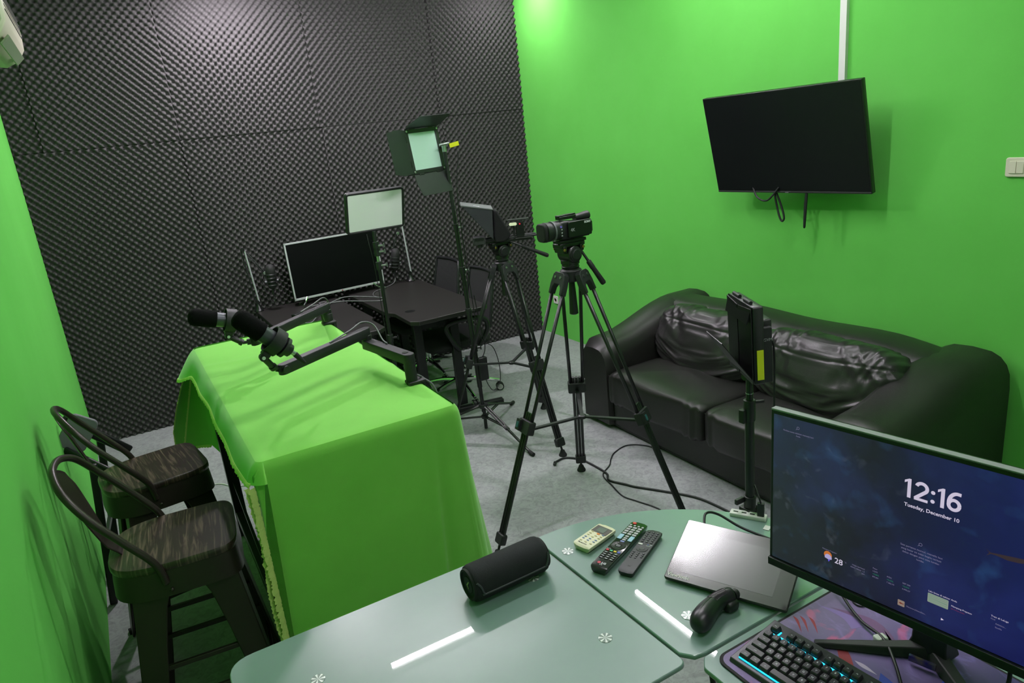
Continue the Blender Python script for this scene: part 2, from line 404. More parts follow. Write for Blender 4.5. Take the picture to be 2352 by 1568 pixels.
# ---------------------------------------------------------------- fixtures on the walls
bm = NB(); prism(bm, rr(.036, 1.16, .003, 2), 0, .02, mtx((XR, 2.434, 2.47), R=axes((0, -1, 0), (0, 0, 1), (-1, 0, 0))))
obj('cable_trunking', bm, WHT, loc=(XR, 2.434, 1.89), label='white vertical cable trunking on the green wall above the television', cat='cable trunking')
t = thing('light_switch', 'cream double rocker light switch on the green wall', 'switch', (XR, 1.602, 1.485), R=axes((0, -1, 0), (0, 0, 1), (-1, 0, 0)))
bm = NB(); prism(bm, rr(.088, .08, .01), 0, .011, edge=.003); obj('plate', bm, CREAM, t)
for s in (-1, 1):
    bm = NB(); box(bm, (s * .0142, 0, .012), (.027, .05, .006), Matrix.Rotation(.05 * s, 3, 'Y')); obj('rocker', bm, CREAM, t, bev=.0015)
t = thing('wall_socket', 'small white socket low on the green wall by the corner', 'socket', (XR, 5.29, .336), R=axes((0, -1, 0), (0, 0, 1), (-1, 0, 0)))
bm = NB(); prism(bm, rr(.07, .07, .008), 0, .01, edge=.002); obj('plate', bm, WHT, t)
bm = NB(); lathe(bm, (0, 0, .009), (0, 0, 1), [(0, .02), (.003, .02), (.003, .017), (.001, .016)], 20); obj('outlet', bm, CREAM, t)
t = thing('wall_hook', 'white rounded cable clip on the left green wall behind the stools', 'clip', (xl(4.75), 4.75, .1), R=axes((0, 1, 0), (0, 0, 1), (1, 0, 0)))
bm = NB(); prism(bm, rr(.07, .10, .03), 0, .03, edge=.01); obj('cover', bm, WHT, t)
# air conditioner on the left wall
t = thing('air_conditioner', 'cream wall air conditioner high at the left edge', 'air conditioner', (xl(3.7) + .002, 4.18, 2.42))
prof = [(0, 0), (.13, -.02), (.19, .01), (.222, .06), (.228, .14), (.21, .24), (.17, .29), (0, .30)]
def acsec(y, k=1): return [(p[0] * k, y, (p[1] - .14) * k + .14) for p in prof]
bm = NB(); loft(bm, [acsec(-.44, .94), acsec(-.43), acsec(.43), acsec(.45, .94)]); obj('body', bm, CREAM, t, bev=.006)
bm = NB(); box(bm, (.195, 0, -.001), (.05, .72, .008), Matrix.Rotation(-.75, 3, 'Y')); obj('louver', bm, mat('ac_grille', '8d9a80', .5), t, bev=.002)
bm = NB()
for k in range(5): box(bm, (.2265, 0, .11 + k * .02), (.006, .78, .003))
obj('intake_grille', bm, MGREY, t)

# ================================================================ SOFA
t = sofa = thing('leather_sofa', 'black leather two-seat sofa against the green wall', 'sofa', (2.85, 2.53, 0))
LY0, LY1 = 1.52, 3.60
bm = NB(); box2(bm, (2.44, LY0 + .03, .0), (3.26, LY1 - .03, .2)); obj('base', bm, LEATH, t, world=True, bev=.015)
def arm_sec(x, y0, y1, top, k=1.0):
    c = (y0 + y1) / 2; w = (y1 - y0) / 2 * k; pts = []
    pts += [(x, c - w, .03), (x, c - w, top * .55)]
    for i in range(11):
        a = PI - PI * i / 10
        pts.append((x, c + w * math.copysign(abs(math.cos(a)) ** .62, math.cos(a)), top - .16 + .16 * abs(math.sin(a)) ** .8 * (1 if k == 1 else k)))
    pts += [(x, c + w, top * .55), (x, c + w, .03)]
    return pts
for y0, y1, side in ((LY1 - .30, LY1, 1), (LY0, LY0 + .34, -1)):
    bm = NB(); secs = []
    for i in range(15):
        x = 2.385 + (3.27 - 2.385) * i / 14
        top = .565 + (.145 if side == 1 else .128) * ss(2.5, 3.1, x)
        k = 1.0 if i > 1 else (.84, .965)[i]
        secs.append(arm_sec(x + (0.012 if i == 0 else 0), y0, y1, top - (0.03 if i == 0 else 0), k))
    loft(bm, secs); obj('arm', bm, LEATH, t, world=True, smooth=50)
bm = NB(); secs = []
for i in range(25):
    y = LY0 + .2 + (LY1 - LY0 - .32) * i / 24
    zt = .715 + .006 * math.sin(y * 7) - .03 * (1 - ss(LY0 + .12, LY0 + .55, y)); pts = [(2.98, y, .25), (2.93, y, .5)]
    for j in range(11):
        a = PI - PI * j / 10; pts.append((3.11 + .165 * math.copysign(abs(math.cos(a)) ** .7, math.cos(a)), y, zt - .13 + .13 * math.sin(a) ** .8))
    pts += [(3.285, y, .2)]
    secs.append(pts)
loft(bm, secs); obj('backrest', bm, LEATH, t, world=True, smooth=60)
MIDY = 2.50
def seat_disp(cy, hy):
    def f(p, d):
        w = noise.noise(Vector((p.x * 7, (p.y + cy) * 9, p.z * 5))) * .006
        pu = .02 * (1 - (p.x / .32) ** 2) * (1 - (p.y / hy) ** 2) if p.z > 0 else 0
        # gathers along the front edge
        if p.x < -.24: w += .004 * math.sin((p.y + cy) * 95 + 2 * math.sin(p.y * 21)) * ss(-.24, -.33, p.x)
        return p + Vector((w, 0, w + pu))
    return f
for y0, y1 in ((MIDY, LY1 - .30), (LY0 + .34, MIDY)):
    cy = (y0 + y1) / 2; hy = (y1 - y0) / 2 - .002
    bm = NB(); superell(bm, (2.70, cy, .295), (.335, hy, .105), .22, .16, 96, 40, seat_disp(cy, hy)); so = obj('seat_cushion', bm, LEATH, t, world=True, smooth=80)
    bm = NB(); tube(bm, [(2.385 + .006 * noise.noise(Vector((0, y * 9, 0))), y, .372 + .004 * noise.noise(Vector((3, y * 7, 0)))) for y in [y0 + .02 + (y1 - y0 - .04) * i / 30 for i in range(31)]], .0028, 6)
    obj('piping', bm, LEATH2, so, world=True)
bm = NB(); box2(bm, (2.425, LY0 + .33, .03), (2.455, LY1 - .29, .21)); obj('front_panel', bm, LEATH, t, world=True, bev=.01)
for x in (2.52, 3.2):
    for y in (LY0 + .1, LY1 - .1):
        bm = NB(); rod(bm, (x, y, 0), (x, y, .04), .025); obj('foot', bm, BLK, t, world=True)
# loose, heavily creased back cushions
def cushion(label, cy, hy, hz, zc, xc, seed):
    th = thing('back_cushion', label, 'cushion', (xc, cy, zc - hz), group=None)
    R = Matrix.Rotation(math.radians(20), 3, 'Y')
    def disp(p, d):
        u = p.y / hy; v = p.z / hz
        # crease lines sweep like a sling: low in the middle, rising to the corners
        q = v + .55 * (1 - u * u)
        sag = Vector((0, 0, -.035 * (1 - u * u) * (0.5 if v > 0 else 1)))
        low = ss(.45, -.75, v)
        w = 0
        for k, (fr, am) in enumerate(((6, .010), (11, .005), (23, .0018))):
            n = noise.noise(Vector((u * 1.2 + seed * 3 + k * 9, q * fr * .5, k)))
            w += am * (1 - abs(n) * 2.2) * (.35 + low)
        vert = 0
        for k, (fr, am) in enumerate(((5, .008), (11, .0045))):
            n = noise.noise(Vector((u * fr * hy / .4 + v * 1.6 * (1 if k else -1), v * 1.1 + seed * 5, 7 + k)))
            vert += am * (1 - abs(n) * 2.4)
        w += vert * ss(-.5, .2, v)
        # the stitched seam across the top
        seam = v - (.42 + .04 * math.sin(u * 3 + seed))
        w -= .0035 * math.exp(-(seam / .03) ** 2)
        nrm = Vector((d.x, d.y * .5, d.z * .5))
        if nrm.length > 0: nrm.normalize()
        return p + nrm * w * 1.05 + sag
    bm = NB(); superell(bm, (xc, cy, zc), (.145, hy, hz), .62, .45, 220, 110, disp, R)
    o = obj('cover', bm, LEATH2, th, world=True, smooth=180)
    pts = []
    for i in range(41):
        u = -1 + 2 * i / 40; y = u * hy * .93; v = .42 + .04 * math.sin(u * 3 + seed)
        d = Vector((-1, 0, 0)); x = -.135 * (1 - abs(u * .93) ** 4.7) ** .21 * (1 - v ** 3.6) ** .28
        p = Vector((x - .002, y, v * hz - .0175 * (1 - u * u)))
        pts.append(R @ p + Vector((xc, cy, zc)))
    bm = NB(); tube(bm, pts, .0035, 6); obj('piping', bm, LEATH2, th, world=True)
    return th
cushion('creased black leather back cushion at the left end of the sofa', 2.93, .385, .19, .545, 2.905, 1.3)
cushion('creased black leather back cushion at the right end of the sofa', 2.15, .40, .19, .545, 2.895, 4.1)

# ================================================================ WALL TELEVISION
RT = axes((.041, -.999, .007), (-.214, -.002, .977), (-.976, -.042, -.213))   # local x right, y up, z out of the screen
t = tv = thing('wall_television', 'large black television tilted forward on the green wall', 'television', (3.123, 2.652, 1.636), R=RT)
bm = NB(); prism(bm, rr(.96, .545, .004, 2), -.03, 0, edge=.002); obj('case', bm, BLK2, t)
bm = NB(); box(bm, (0, .004, .0005), (.948, .524, .001)); obj('screen', bm, TVSCR, t)
bm = NB(); box(bm, (0, -.266, .001), (.956, .008, .004)); obj('chin', bm, DGREY, t, bev=.001)
bm = NB(); box(bm, (.0, -.268, .004), (.022, .004, .004)); obj('badge', bm, MGREY, t)
bm = NB(); box(bm, (0, -.02, -.05), (.5, .3, .05)); obj('back_housing', bm, BLK, t, bev=.01)
bm = NB(); box2(bm, (3.19, 2.55, 1.55), (3.32, 2.75, 1.75)); obj('wall_bracket', bm, BLKM, t, world=True, bev=.004)
bm = NB(); tube(bm, smoothpath([(3.17, 2.88, 1.40), (3.16, 2.84, 1.345), (3.16, 2.77, 1.33), (3.17, 2.70, 1.40)], 8), .005)
obj('television_cable', bm, CABLE, loc=(3.17, 2.88, 1.40), label='short sagging cable loop under the wall television', cat='cable')
bm = NB(); tube(bm, smoothpath([(3.19, 2.752, 1.42), (3.195, 2.745, 1.34), (3.195, 2.72, 1.25), (3.195, 2.70, 1.215), (3.195, 2.685, 1.235), (3.195, 2.705, 1.30), (3.19, 2.735, 1.37), (3.185, 2.752, 1.41)], 8), .0055)
obj('television_cable', bm, CABLE, loc=(3.19, 2.75, 1.42), label='long looped cable hanging below the wall television', cat='cable')
bm = NB(); tube(bm, smoothpath([(3.20, 2.545, 1.40), (3.195, 2.55, 1.30), (3.195, 2.552, 1.19), (3.19, 2.54, 1.30), (3.19, 2.535, 1.40)], 8), .006)
obj('television_strap', bm, CABLE, loc=(3.20, 2.545, 1.40), label='straight black strap hanging under the right of the wall television', cat='strap')

# ================================================================ GREEN-DRAPED TABLE
TX0, TX1, TY0, TY1, TZ = .205, .845, 2.02, 3.605, 1.0
t = thing('bar_table', 'tall black-legged table beneath the green cloth', 'table', ((TX0 + TX1) / 2, (TY0 + TY1) / 2, 0))
bm = NB(); box2(bm, (TX0 + .005, TY0 + .005, TZ - .03), (TX1 - .005, TY1 - .005, TZ - .004)); obj('tabletop', bm, BLK, t, world=True, bev=.003)
for x in (TX0 + .035, TX1 - .035):
    for y in (TY0 + .035, TY1 - .035):
        bm = NB(); box2(bm, (x - .027, y - .027, 0), (x + .027, y + .027, TZ - .03)); obj('leg', bm, BLKM, t, world=True, bev=.003)
bm = NB(); box2(bm, (TX0 + .01, TY0 + .06, .1), (TX0 + .05, TY1 - .06, .14)); obj('stretcher', bm, BLKM, t, world=True, bev=.003)
bm = NB(); bar(bm, (TX0 + .035, TY1 - .04, .3), (TX0 + .035, TY0 + .5, .12), .012, .02); obj('brace', bm, BLKM, t, world=True)
bm = NB(); box2(bm, (TX0 + .05, TY0 + .02, .1), (TX1 - .05, TY0 + .05, .14)); obj('stretcher', bm, BLKM, t, world=True, bev=.003)

def perimeter():
    pts = []; r = .022; n = 12
    segs = [((TX0 + r, TY0), (TX1 - r, TY0), (0, -1), 70), ((TX1, TY0 + r), (TX1, TY1 - r), (1, 0), 150), ((TX1 - r, TY1), (TX0 + r, TY1), (0, 1), 60), ((TX0, TY1 - r), (TX0, TY0 + r), (-1, 0), 110)]
    corners = [(TX1 - r, TY0 + r, -PI / 2), (TX1 - r, TY1 - r, 0), (TX0 + r, TY1 - r, PI / 2), (TX0 + r, TY0 + r, PI)]
    for k, (a, b_, nn, m) in enumerate(segs):
        for i in range(m + 1):
            f = i / m; pts.append((a[0] + (b_[0] - a[0]) * f, a[1] + (b_[1] - a[1]) * f, nn[0], nn[1], k, f))
        cx, cy, a0 = corners[k]
        for i in range(1, n):
            a_ = a0 + PI / 2 * i / n; pts.append((cx + r * math.cos(a_), cy + r * math.sin(a_), math.cos(a_), math.sin(a_), k + .5, i / n))
    return pts
PER = perimeter()
def drop(p):
    x, y, nx, ny, k, f = p
    if k == 0: L = .93
    elif k == .5: L = .93
    elif k == 1: L = .93 - .2 * ss(0, .5, f)
    elif k == 1.5: L = .7
    elif k == 2: L = .7 - .12 * ss(.3, 1, f)
    elif k == 2.5: L = .58 - .45 * ss(.35, .75, f)
    elif k == 3: L = .125 - .055 * ss(0, .14, f) + .008 * math.sin(f * 9) - .015 * ss(.5, 1, f)
    else: L = .055
    return L
rows = 30
def cloth_pt(p, tt):
    x, y, nx, ny, k, f = p
    L = drop(p); z = L * tt; fl = 0; tx, ty = -ny, nx; along = 0
    rl = .014 * (1 - math.exp(-z / .012))
    ex = ey = 0
    if k == 0:
        cr = ss(.90, 1, f)
        fl = .018 * z + .010 * z * math.sin(f * 5 + 1) - .045 * z * math.exp(-((f - .90) / .03) ** 2) - .05 * z * cr
        along = -.042 * ss(0, .03, z) * (1 - ss(0, .10, f)) + .085 * z * cr - .03 * z * ss(.80, .90, f) * (1 - cr)
    elif k == .5:
        fl = .018 * z; ex = .085 * z; ey = .06 * z + .03 * z * f
    elif k == 1:
        fl = z * (.095 + .045 * math.sin(f * 34 + .4) + .02 * math.sin(f * 71)) * (1 - .4 * f); ey = .09 * z * (1 - ss(0, .3, f))
    elif k == 1.5: fl = z * (.12 + .05 * math.sin(f * 6))
    elif k == 2: fl = z * (.05 + .04 * math.sin(f * 17))
    elif k == 2.5: fl = .28 * z + .25 * z * math.sin(f * PI)
    elif k == 3:
        fl = .5 * z + .35 * z * (1 - ss(0, .12, f)) + .05 * z * math.sin(f * 23)
        fl *= .8
    else:
        fl = .4 * min(z, .06) + .018 * z
    return Vector((x + nx * (rl + fl) + tx * along + ex, y + ny * (rl + fl) + ty * along + ey, TZ + .002 - z + .002 * math.exp(-z / .01)))
cl = thing('green_tablecloth', 'bright green screen cloth draped over the tall table', 'tablecloth', (.52, 2.8, TZ))
bm = NB()
ring0 = None; prev = None
for j in range(rows + 1):
    tt = (j / rows) ** 1.5
    row = [bm.verts.new(cloth_pt(p, tt)) for p in PER]
    if prev:
        for i in range(len(row)):
            a = (i + 1) % len(row); bm.faces.new((prev[i], prev[a], row[a], row[i]))
    else: ring0 = row
    prev = row
bmesh.ops.remove_doubles(bm, verts=bm.verts, dist=1e-6)
# top sheet
def topz(x, y):
    z = TZ + .003
    z += .0035 * math.exp(-(((y - 2.55) - .10 * (x - .3)) / .035) ** 2) * ss(.3, .5, x)
    z += .003 * math.exp(-(((y - 3.15) + .2 * (x - .5)) / .03) ** 2) + .002 * noise.noise(Vector((x * 5, y * 3, 0)))
    return z
grid(bm, lambda u, v: Vector((TX0 + (TX1 - TX0) * u, TY0 + (TY1 - TY0) * v, topz(TX0 + (TX1 - TX0) * u, TY0 + (TY1 - TY0) * v) - .004 * (1 - min(1, min(u, 1 - u) * 40)) - .004 * (1 - min(1, min(v, 1 - v) * 60)))), 50, 90)
obj('cloth', bm, CLOTH, cl, world=True, smooth=180)
# frayed selvage along the left hem and down the front left edge
hem = [cloth_pt(p, 1.0) for p in PER if p[4] in (2.5, 3)]
c0 = [p for p in PER if p[4] == 3.5]; p9 = PER[0]
hem = hem + [cloth_pt(p, 1.0) for p in c0[:5]]
down = [cloth_pt(p9, (j / 60)) for j in range(4, 61)]
back = [cloth_pt([p for p in PER if p[4] == 2.5][3], j / 30) for j in range(30, 6, -1)]
def fringe(name, pts, side, w):
    bm = NB(); P = []; acc = 0
    for a, b_ in zip(pts, pts[1:]):
        n = max(1, int((b_ - a).length / .004))
        for i in range(n): P.append(a.lerp(b_, i / n))
    rowa = []
    for i, p in enumerate(P):
        ww = w * (.75 + .5 * random.random()); o = Vector(side)
        jit = Vector((random.uniform(-1, 1), random.uniform(-1, 1), random.uniform(-1, 1))) * .0012
        rowa.append([p - o * w * .5 + Vector((-.002, -.002, .001)), p + Vector((-.004, -.003, 0)) + jit, p + o * ww + jit, p - o * w * .3 + Vector((.002, .002, 0))])
    loft(bm, rowa); obj(name, bm, CLOTHEDGE, cl, world=True, smooth=60)
fringe('frayed_hem', hem, (-.5, 0, -.8), .012)
fringe('frayed_edge', down, (-.85, -.4, 0), .02)
fringe('frayed_edge', [p + Vector((-.015 - .005 * math.sin(p.z * 14), .006, 0)) for p in down], (-.85, -.3, 0), .012)
fringe('frayed_edge', back, (-1, .1, 0), .009)

# ================================================================ BAR STOOLS
def make_stool(M, label):
    t = thing('bar_stool', label, 'stool', group='metal bar stools'); t.matrix_basis = M; WM[t.name] = M
    # local: faces +x, seat top z=.76
    sh = []
    out = []
    for i in range(48):
        a = 2 * PI * i / 48; c, s = math.cos(a), math.sin(a)
        e = .33 if c > 0 else .62
        x = .165 * math.copysign(abs(c) ** e, c) - (.03 if c < 0 else 0) * abs(c); y = .165 * math.copysign(abs(s) ** (.36 if c > 0 else .6), s)
        out.append((x, y))
    bm = NB(); loft(bm, [[(x * k, y * k, z) for x, y in out] for z, k in ((.735, .985), (.74, 1), (.754, 1), (.758, .985), (.7575, .9))]); obj('seat', bm, WOOD, t, smooth=40)
    bm = NB(); loft(bm, [[(x * k, y * k, z) for x, y in out] for z, k in ((.655, 1.02), (.70, 1.0), (.738, .975))], cap=False); obj('seat_rim', bm, STOOLM, t, smooth=60)
    for sxx in (-1, 1):
        for sy in (-1, 1):
            bm = NB()
            top = Vector((sxx * .13, sy * .13, .70)); bot = Vector((sxx * .215, sy * .215, .0))
            # folded sheet leg: an L of two flanges, wide at the top, tapered down
            def sec(p, w):
                return [p + Vector((sxx * .01, sy * .01, 0)), p + Vector((sxx * .01, -sy * w, 0)), p + Vector((sxx * .002, -sy * w, 0)), p + Vector((sxx * .001, sy * .001, 0)), p + Vector((-sxx * w, sy * .002, 0)), p + Vector((-sxx * w, sy * .01, 0))]
            loft(bm, [sec(top, .105), sec(top.lerp(bot, .12), .08), sec(top.lerp(bot, .3), .068), sec(bot, .042)]); obj('leg', bm, STOOLM, t, smooth=30, bev=.003)
            bm = NB(); box(bm, (bot.x, bot.y, .008), (.034, .034, .016)); obj('foot_cap', bm, RUB, t, bev=.003)
    def lp(z): k = (.70 - z) / .70; return .13 + .085 * k
    for z, pairs in ((.31, ('x',)), (.23, ('y',)), (.42, ('x',))):
        w = lp(z) - .005
        for s in (-1, 1):
            bm = NB()
            if 'x' in pairs: bar(bm, (-w, s * w, z), (w, s * w, z), .012, .016)
            else: bar(bm, (s * w, -w, z), (s * w, w, z), .012, .016)
            obj('footrest_bar', bm, STOOLM, t, bev=.002)
    hoop = smoothpath([(-.045, -.168, .70), (-.06, -.170, .77), (-.12, -.172, .86), (-.185, -.165, .95), (-.232, -.135, 1.025), (-.255, -.07, 1.06), (-.262, 0, 1.068), (-.255, .07, 1.06), (-.232, .135, 1.025), (-.185, .165, .95), (-.12, .172, .86), (-.06, .170, .77), (-.045, .168, .70)], 8)
    bm = NB(); tube(bm, hoop, .0105, 12); obj('back_hoop', bm, STOOLM, t, smooth=60)
    def splat(u, v):
        z = .76 + (1.05 - .76) * v; w = .034 + .028 * ss(0, 1, v) + .012 * math.sin(v * PI)
        x = -.175 - .06 * v - .018 * math.sin(v * PI * .5) + .02 * (1 - ss(0, .15, v)) - .012 * (1 - (2 * u - 1) ** 2) * v
        zz = z - .03 * (2 * u - 1) ** 2 * ss(.7, 1, v)
        return Vector((x, w * (2 * u - 1), zz))
    bm = NB(); grid(bm, splat, 10, 16); o = obj('back_splat', bm, STOOLM, t, smooth=180); md = o.modifiers.new('s', 'SOLIDIFY'); md.thickness = .003
    for s in (-1, 1):
        for dx in (0, .025):
            bm = NB(); lathe(bm, (-.045 + dx * .4, s * .166, .70 - dx), (0, s, 0), [(0, .006), (.006, .006), (.009, .003)], 10); obj('rivet', bm, STOOLM, t)
    return t
R5 = Matrix.Translation((-.035, 2.245, 0)) @ Matrix.Rotation(math.radians(-5.5), 4, 'Z')
st1 = make_stool(R5, 'brown metal bar stool with wooden seat nearest the glass desk')
st2 = copy_tree(st1, None, Matrix.Translation((-.06, 2.865, 0)) @ Matrix.Rotation(math.radians(8), 4, 'Z'))
st2['label'] = 'brown metal bar stool with wooden seat farther back by the foam wall'

# folded black chair leaning on the left wall behind the stools
t = thing('folding_chair', 'folded black chair with grey pad behind the bar stools', 'chair', (-.36, 3.42, 0))
for y, xo in ((3.33, 0), (3.62, .03)):
    bm = NB(); bar(bm, (-.372 + xo, y, 0), (-.30 + xo, y + .02, .66), .022, .032, (1, 0, 0)); obj('frame_rail', bm, BLKM, t, world=True, bev=.006)
for a, b_ in (((-.375, 3.50, .845), (-.16, 3.56, .60)), ((-.40, 3.50, .70), (-.245, 3.35, .60))):
    bm = NB(); bar(bm, a, b_, .02, .045, (0, 0, 1)); obj('cross_rail', bm, BLKM, t, world=True, bev=.009, seg=3)
bm = NB(); prism(bm, rr(.12, .16, .025), -.008, .008, mtx((-.335, 3.50, .765), R=axes(Vector((.75, .1, -.6)).normalized(), Vector((.6, -.05, .8)).normalized(), Vector((.05, -1, -.1)).normalized())), edge=.004); obj('back_pad', bm, mat('grey_pad', '74737a', .6), t, world=True)
bm = NB(); bar(bm, (-.335, 3.34, .30), (-.31, 3.63, .30), .015, .02); obj('lower_rail', bm, BLKM, t, world=True)

# ================================================================ MIC ARMS ON THE GREEN TABLE
def boom(label, base, joint, end, zt=.012):
    """low-profile desk boom: riser at base, lower arm to joint, upper arm to end"""
    t = thing('boom_arm', label, 'boom arm', (base[0], base[1], TZ), group='low boom arms on the green table')
    b = Vector(base); j = Vector(joint); e_ = Vector(end)
    bm = NB(); lathe(bm, (b.x, b.y, TZ - .06), (0, 0, 1), [(0, .012), (.06, .012), (.064, .021), (.162, .021)], 20); obj('riser', bm, GRAPH, t, world=True)
    bm = NB(); box2(bm, (b.x - .02, b.y - .025, TZ + .004), (b.x + .045, b.y + .025, TZ + .016)); box2(bm, (b.x + .03, b.y - .02, TZ - .07), (b.x + .045, b.y + .02, TZ + .01)); box2(bm, (b.x - .01, b.y - .02, TZ - .07), (b.x + .045, b.y + .02, TZ - .055)); obj('clamp', bm, BLK, t, world=True, bev=.003)
    def beam(p, q, w, h, z):
        p = Vector(p); q = Vector(q); d = (q - p); L = d.length; d.normalize(); s = Vector((0, 0, 1)).cross(d).normalized(); u = d.cross(s)
        bm = NB(); o = [(x + L / 2, y) for x, y in rr(L + w, w, w * .46, 6)]
        prism(bm, o, -h / 2, h / 2, mtx(p + Vector((0, 0, z)), R=axes(d, s, u)), edge=.002); return bm, d
    bm, d = beam((b.x, b.y, 1.10), (j.x, j.y, 1.10), .042, .036, 0); lo_ = obj('lower_arm', bm, GRAPH, t, world=True)
    p = Vector((b.x, b.y, 1.1195)); bm = NB(); lathe(bm, p + d * .02 + Vector((0, 0, -.001)), (0, 0, 1), [(0, .011), (.0012, .011)], 18); obj('end_recess', bm, BLK2, lo_, world=True)
    bm, d = beam((j.x, j.y, j.z), e_, .034, .036, 0); up_ = obj('upper_arm', bm, GRAPH, t, world=True)
    bm = NB(); lathe(bm, (j.x, j.y, 1.115), (0, 0, 1), [(0, .019), (.02, .019), (.024, .016)], 20); obj('pivot', bm, BLK, t, world=True)
    bm = NB(); lathe(bm, e_ + Vector((0, 0, 0)), d.cross(Vector((0, 0, 1))), [(-.021, .012), (-.019, .014), (.019, .014), (.021, .012)], 18); obj('end_knob', bm, BLK, up_, world=True)
    return t
def mic_set(end, ring_c, axis, label, lab2, L=.222):
    """end: tip of boom; ring_c: centre of the clamp ring; axis: towards the foam nose"""
    ring_c = Vector(ring_c); a = Vector(axis).normalized(); e_ = Vector(end)
    t = thing('shock_mount', lab2, 'microphone mount', tuple(e_), group='microphone mounts')
    # ring band (hollow) around the mic body
    bm = NB(); d, s, u = frame_of(a); n = 36
    def circ(c, r): return [c + (s * math.cos(2 * PI * i / n) + u * math.sin(2 * PI * i / n)) * r for i in range(n)]
    loft(bm, [circ(ring_c - a * .02, .047), circ(ring_c + a * .02, .047), circ(ring_c + a * .02, .0435), circ(ring_c - a * .02, .0435), circ(ring_c - a * .02, .047)], cap=False)
    bmesh.ops.remove_doubles(bm, verts=bm.verts, dist=1e-6); obj('ring', bm, GRAPH, t, world=True, smooth=50)
    for k in range(4):
        an = PI / 4 + k * PI / 2; v = s * math.cos(an) + u * math.sin(an)
        bm = NB(); rod(bm, ring_c + v * .028 - a * .012, ring_c + v * .045 + a * .006, .002, n=6); obj('elastic', bm, RUB, t, world=True)
    dn = (-u if u.z > 0 else u); foot = ring_c + dn * .053
    bm = NB(); box(bm, ring_c + dn * .05, (.03, .03, .016), axes(a, s, u)); obj('ring_lug', bm, BLK, t, world=True, bev=.003)
    k1 = foot + dn * .012
    mid = k1.lerp(e_, .5) + Vector((0, 0, -.018))
    bm = NB(); lathe(bm, k1 - s * .013, s, [(0, .011), (.002, .013), (.024, .013), (.026, .011)], 18); kn = obj('tilt_knob', bm, BLK, t, world=True)
    for sg in (-1, 1):
        bm = NB(); lathe(bm, k1 + s * .0135 * sg, s * sg, [(0, .006), (.001, .006)], 14); obj('knob_cap', bm, LEG_T, kn, world=True)
    bm = NB(); rod(bm, k1, mid, .011, n=14); lathe(bm, mid.lerp(k1, .2), mid - k1, [(0, .014), (.012, .014)], 16); obj('swivel_stem', bm, BLK, t, world=True)
    bm = NB(); rod(bm, mid, e_, .007, n=12); bar(bm, mid.lerp(e_, .35), mid.lerp(e_, .75), .016, .022); obj('adapter', bm, BLK, t, world=True)
    m = thing('studio_microphone', label, 'microphone', tuple(ring_c), group='studio microphones')
    nose = L * .62
    bm = NB(); lathe(bm, ring_c + a * (nose - .085), a, [(0, .032), (.002, .034), (.078, .034), (.092, .031), (.101, .019), (.104, .005)], 28); obj('windscreen', bm, FOAMMIC, m, world=True, smooth=60)
    bm = NB(); lathe(bm, ring_c - a * .03, a, [(0, .026), (.003, .0285), (nose - .05, .0285), (nose - .05, .030), (nose - .046, .030)], 28); bd = obj('body', bm, mat('mic_body', '4a4d52', .33, .5), m, world=True)
    bm = NB(); lathe(bm, ring_c - a * .032, -a, [(0, .036), (.012, .036), (.014, .024), (.03, .022), (.034, .016)], 28); obj('rear_collar', bm, BLK, m, world=True)
    x0 = ring_c - a * .062 + s * .006
    bm = NB(); lathe(bm, x0, -a, [(0, .0085), (.022, .0085)], 16); obj('connector', bm, STEEL, m, world=True)
    bm = NB(); lathe(bm, x0 - a * .02, -a + Vector((0, 0, -.25)), [(0, .009), (.004, .0098), (.03, .008), (.05, .005)], 16); obj('plug_boot', bm, RUB, m, world=True)
    return t, m
E1 = (.402, 2.45, 1.135)
boom('dark grey boom arm on the front right edge of the green table', (.815, 2.325, 1.0), (.765, 2.635, 1.147), E1)
mic_set(E1, (.385, 2.40, 1.25), (-.69, .0, .72), 'black foam-tipped studio microphone nearer the camera on the green table', 'ring mount holding the nearer studio microphone')
E2 = (.40, 2.965, 1.13)
boom('dark grey boom arm on the back right edge of the green table', (.825, 3.50, 1.0), (.775, 3.235, 1.147), E2)
mic_set(E2, (.325, 2.975, 1.23), (-.93, .0, .30), 'black foam-tipped studio microphone farther away pointing at the foam wall', 'ring mount holding the farther studio microphone')
def cable(name, label, pts, r, m=CABLE, k=8, cat='cable', group=None):
    bm = NB(); tube(bm, smoothpath(pts, k), r, 7); return obj(name, bm, m, loc=pts[0], label=label, cat=cat, group=group, smooth=80)
cable('arm_cable', 'grey cable looping over the joint of the nearer boom arm', [(.60, 2.55, 1.163), (.70, 2.62, 1.172), (.762, 2.655, 1.185), (.80, 2.63, 1.17), (.80, 2.55, 1.128), (.80, 2.50, 1.123)], .003, GCABLE)
cable('arm_cable', 'grey cable looping over the joint of the farther boom arm', [(.64, 3.15, 1.168), (.71, 3.20, 1.18), (.77, 3.25, 1.19), (.80, 3.29, 1.16), (.795, 3.33, 1.125)], .003, GCABLE)
cable('arm_cable', 'black cable hanging from the riser of the nearer boom arm', [(.838, 2.33, 1.03), (.862, 2.33, 1.01), (.895, 2.31, .96), (.905, 2.29, .8), (.93, 2.3, .3), (.93, 2.4, .01)], .004, GCABLE)

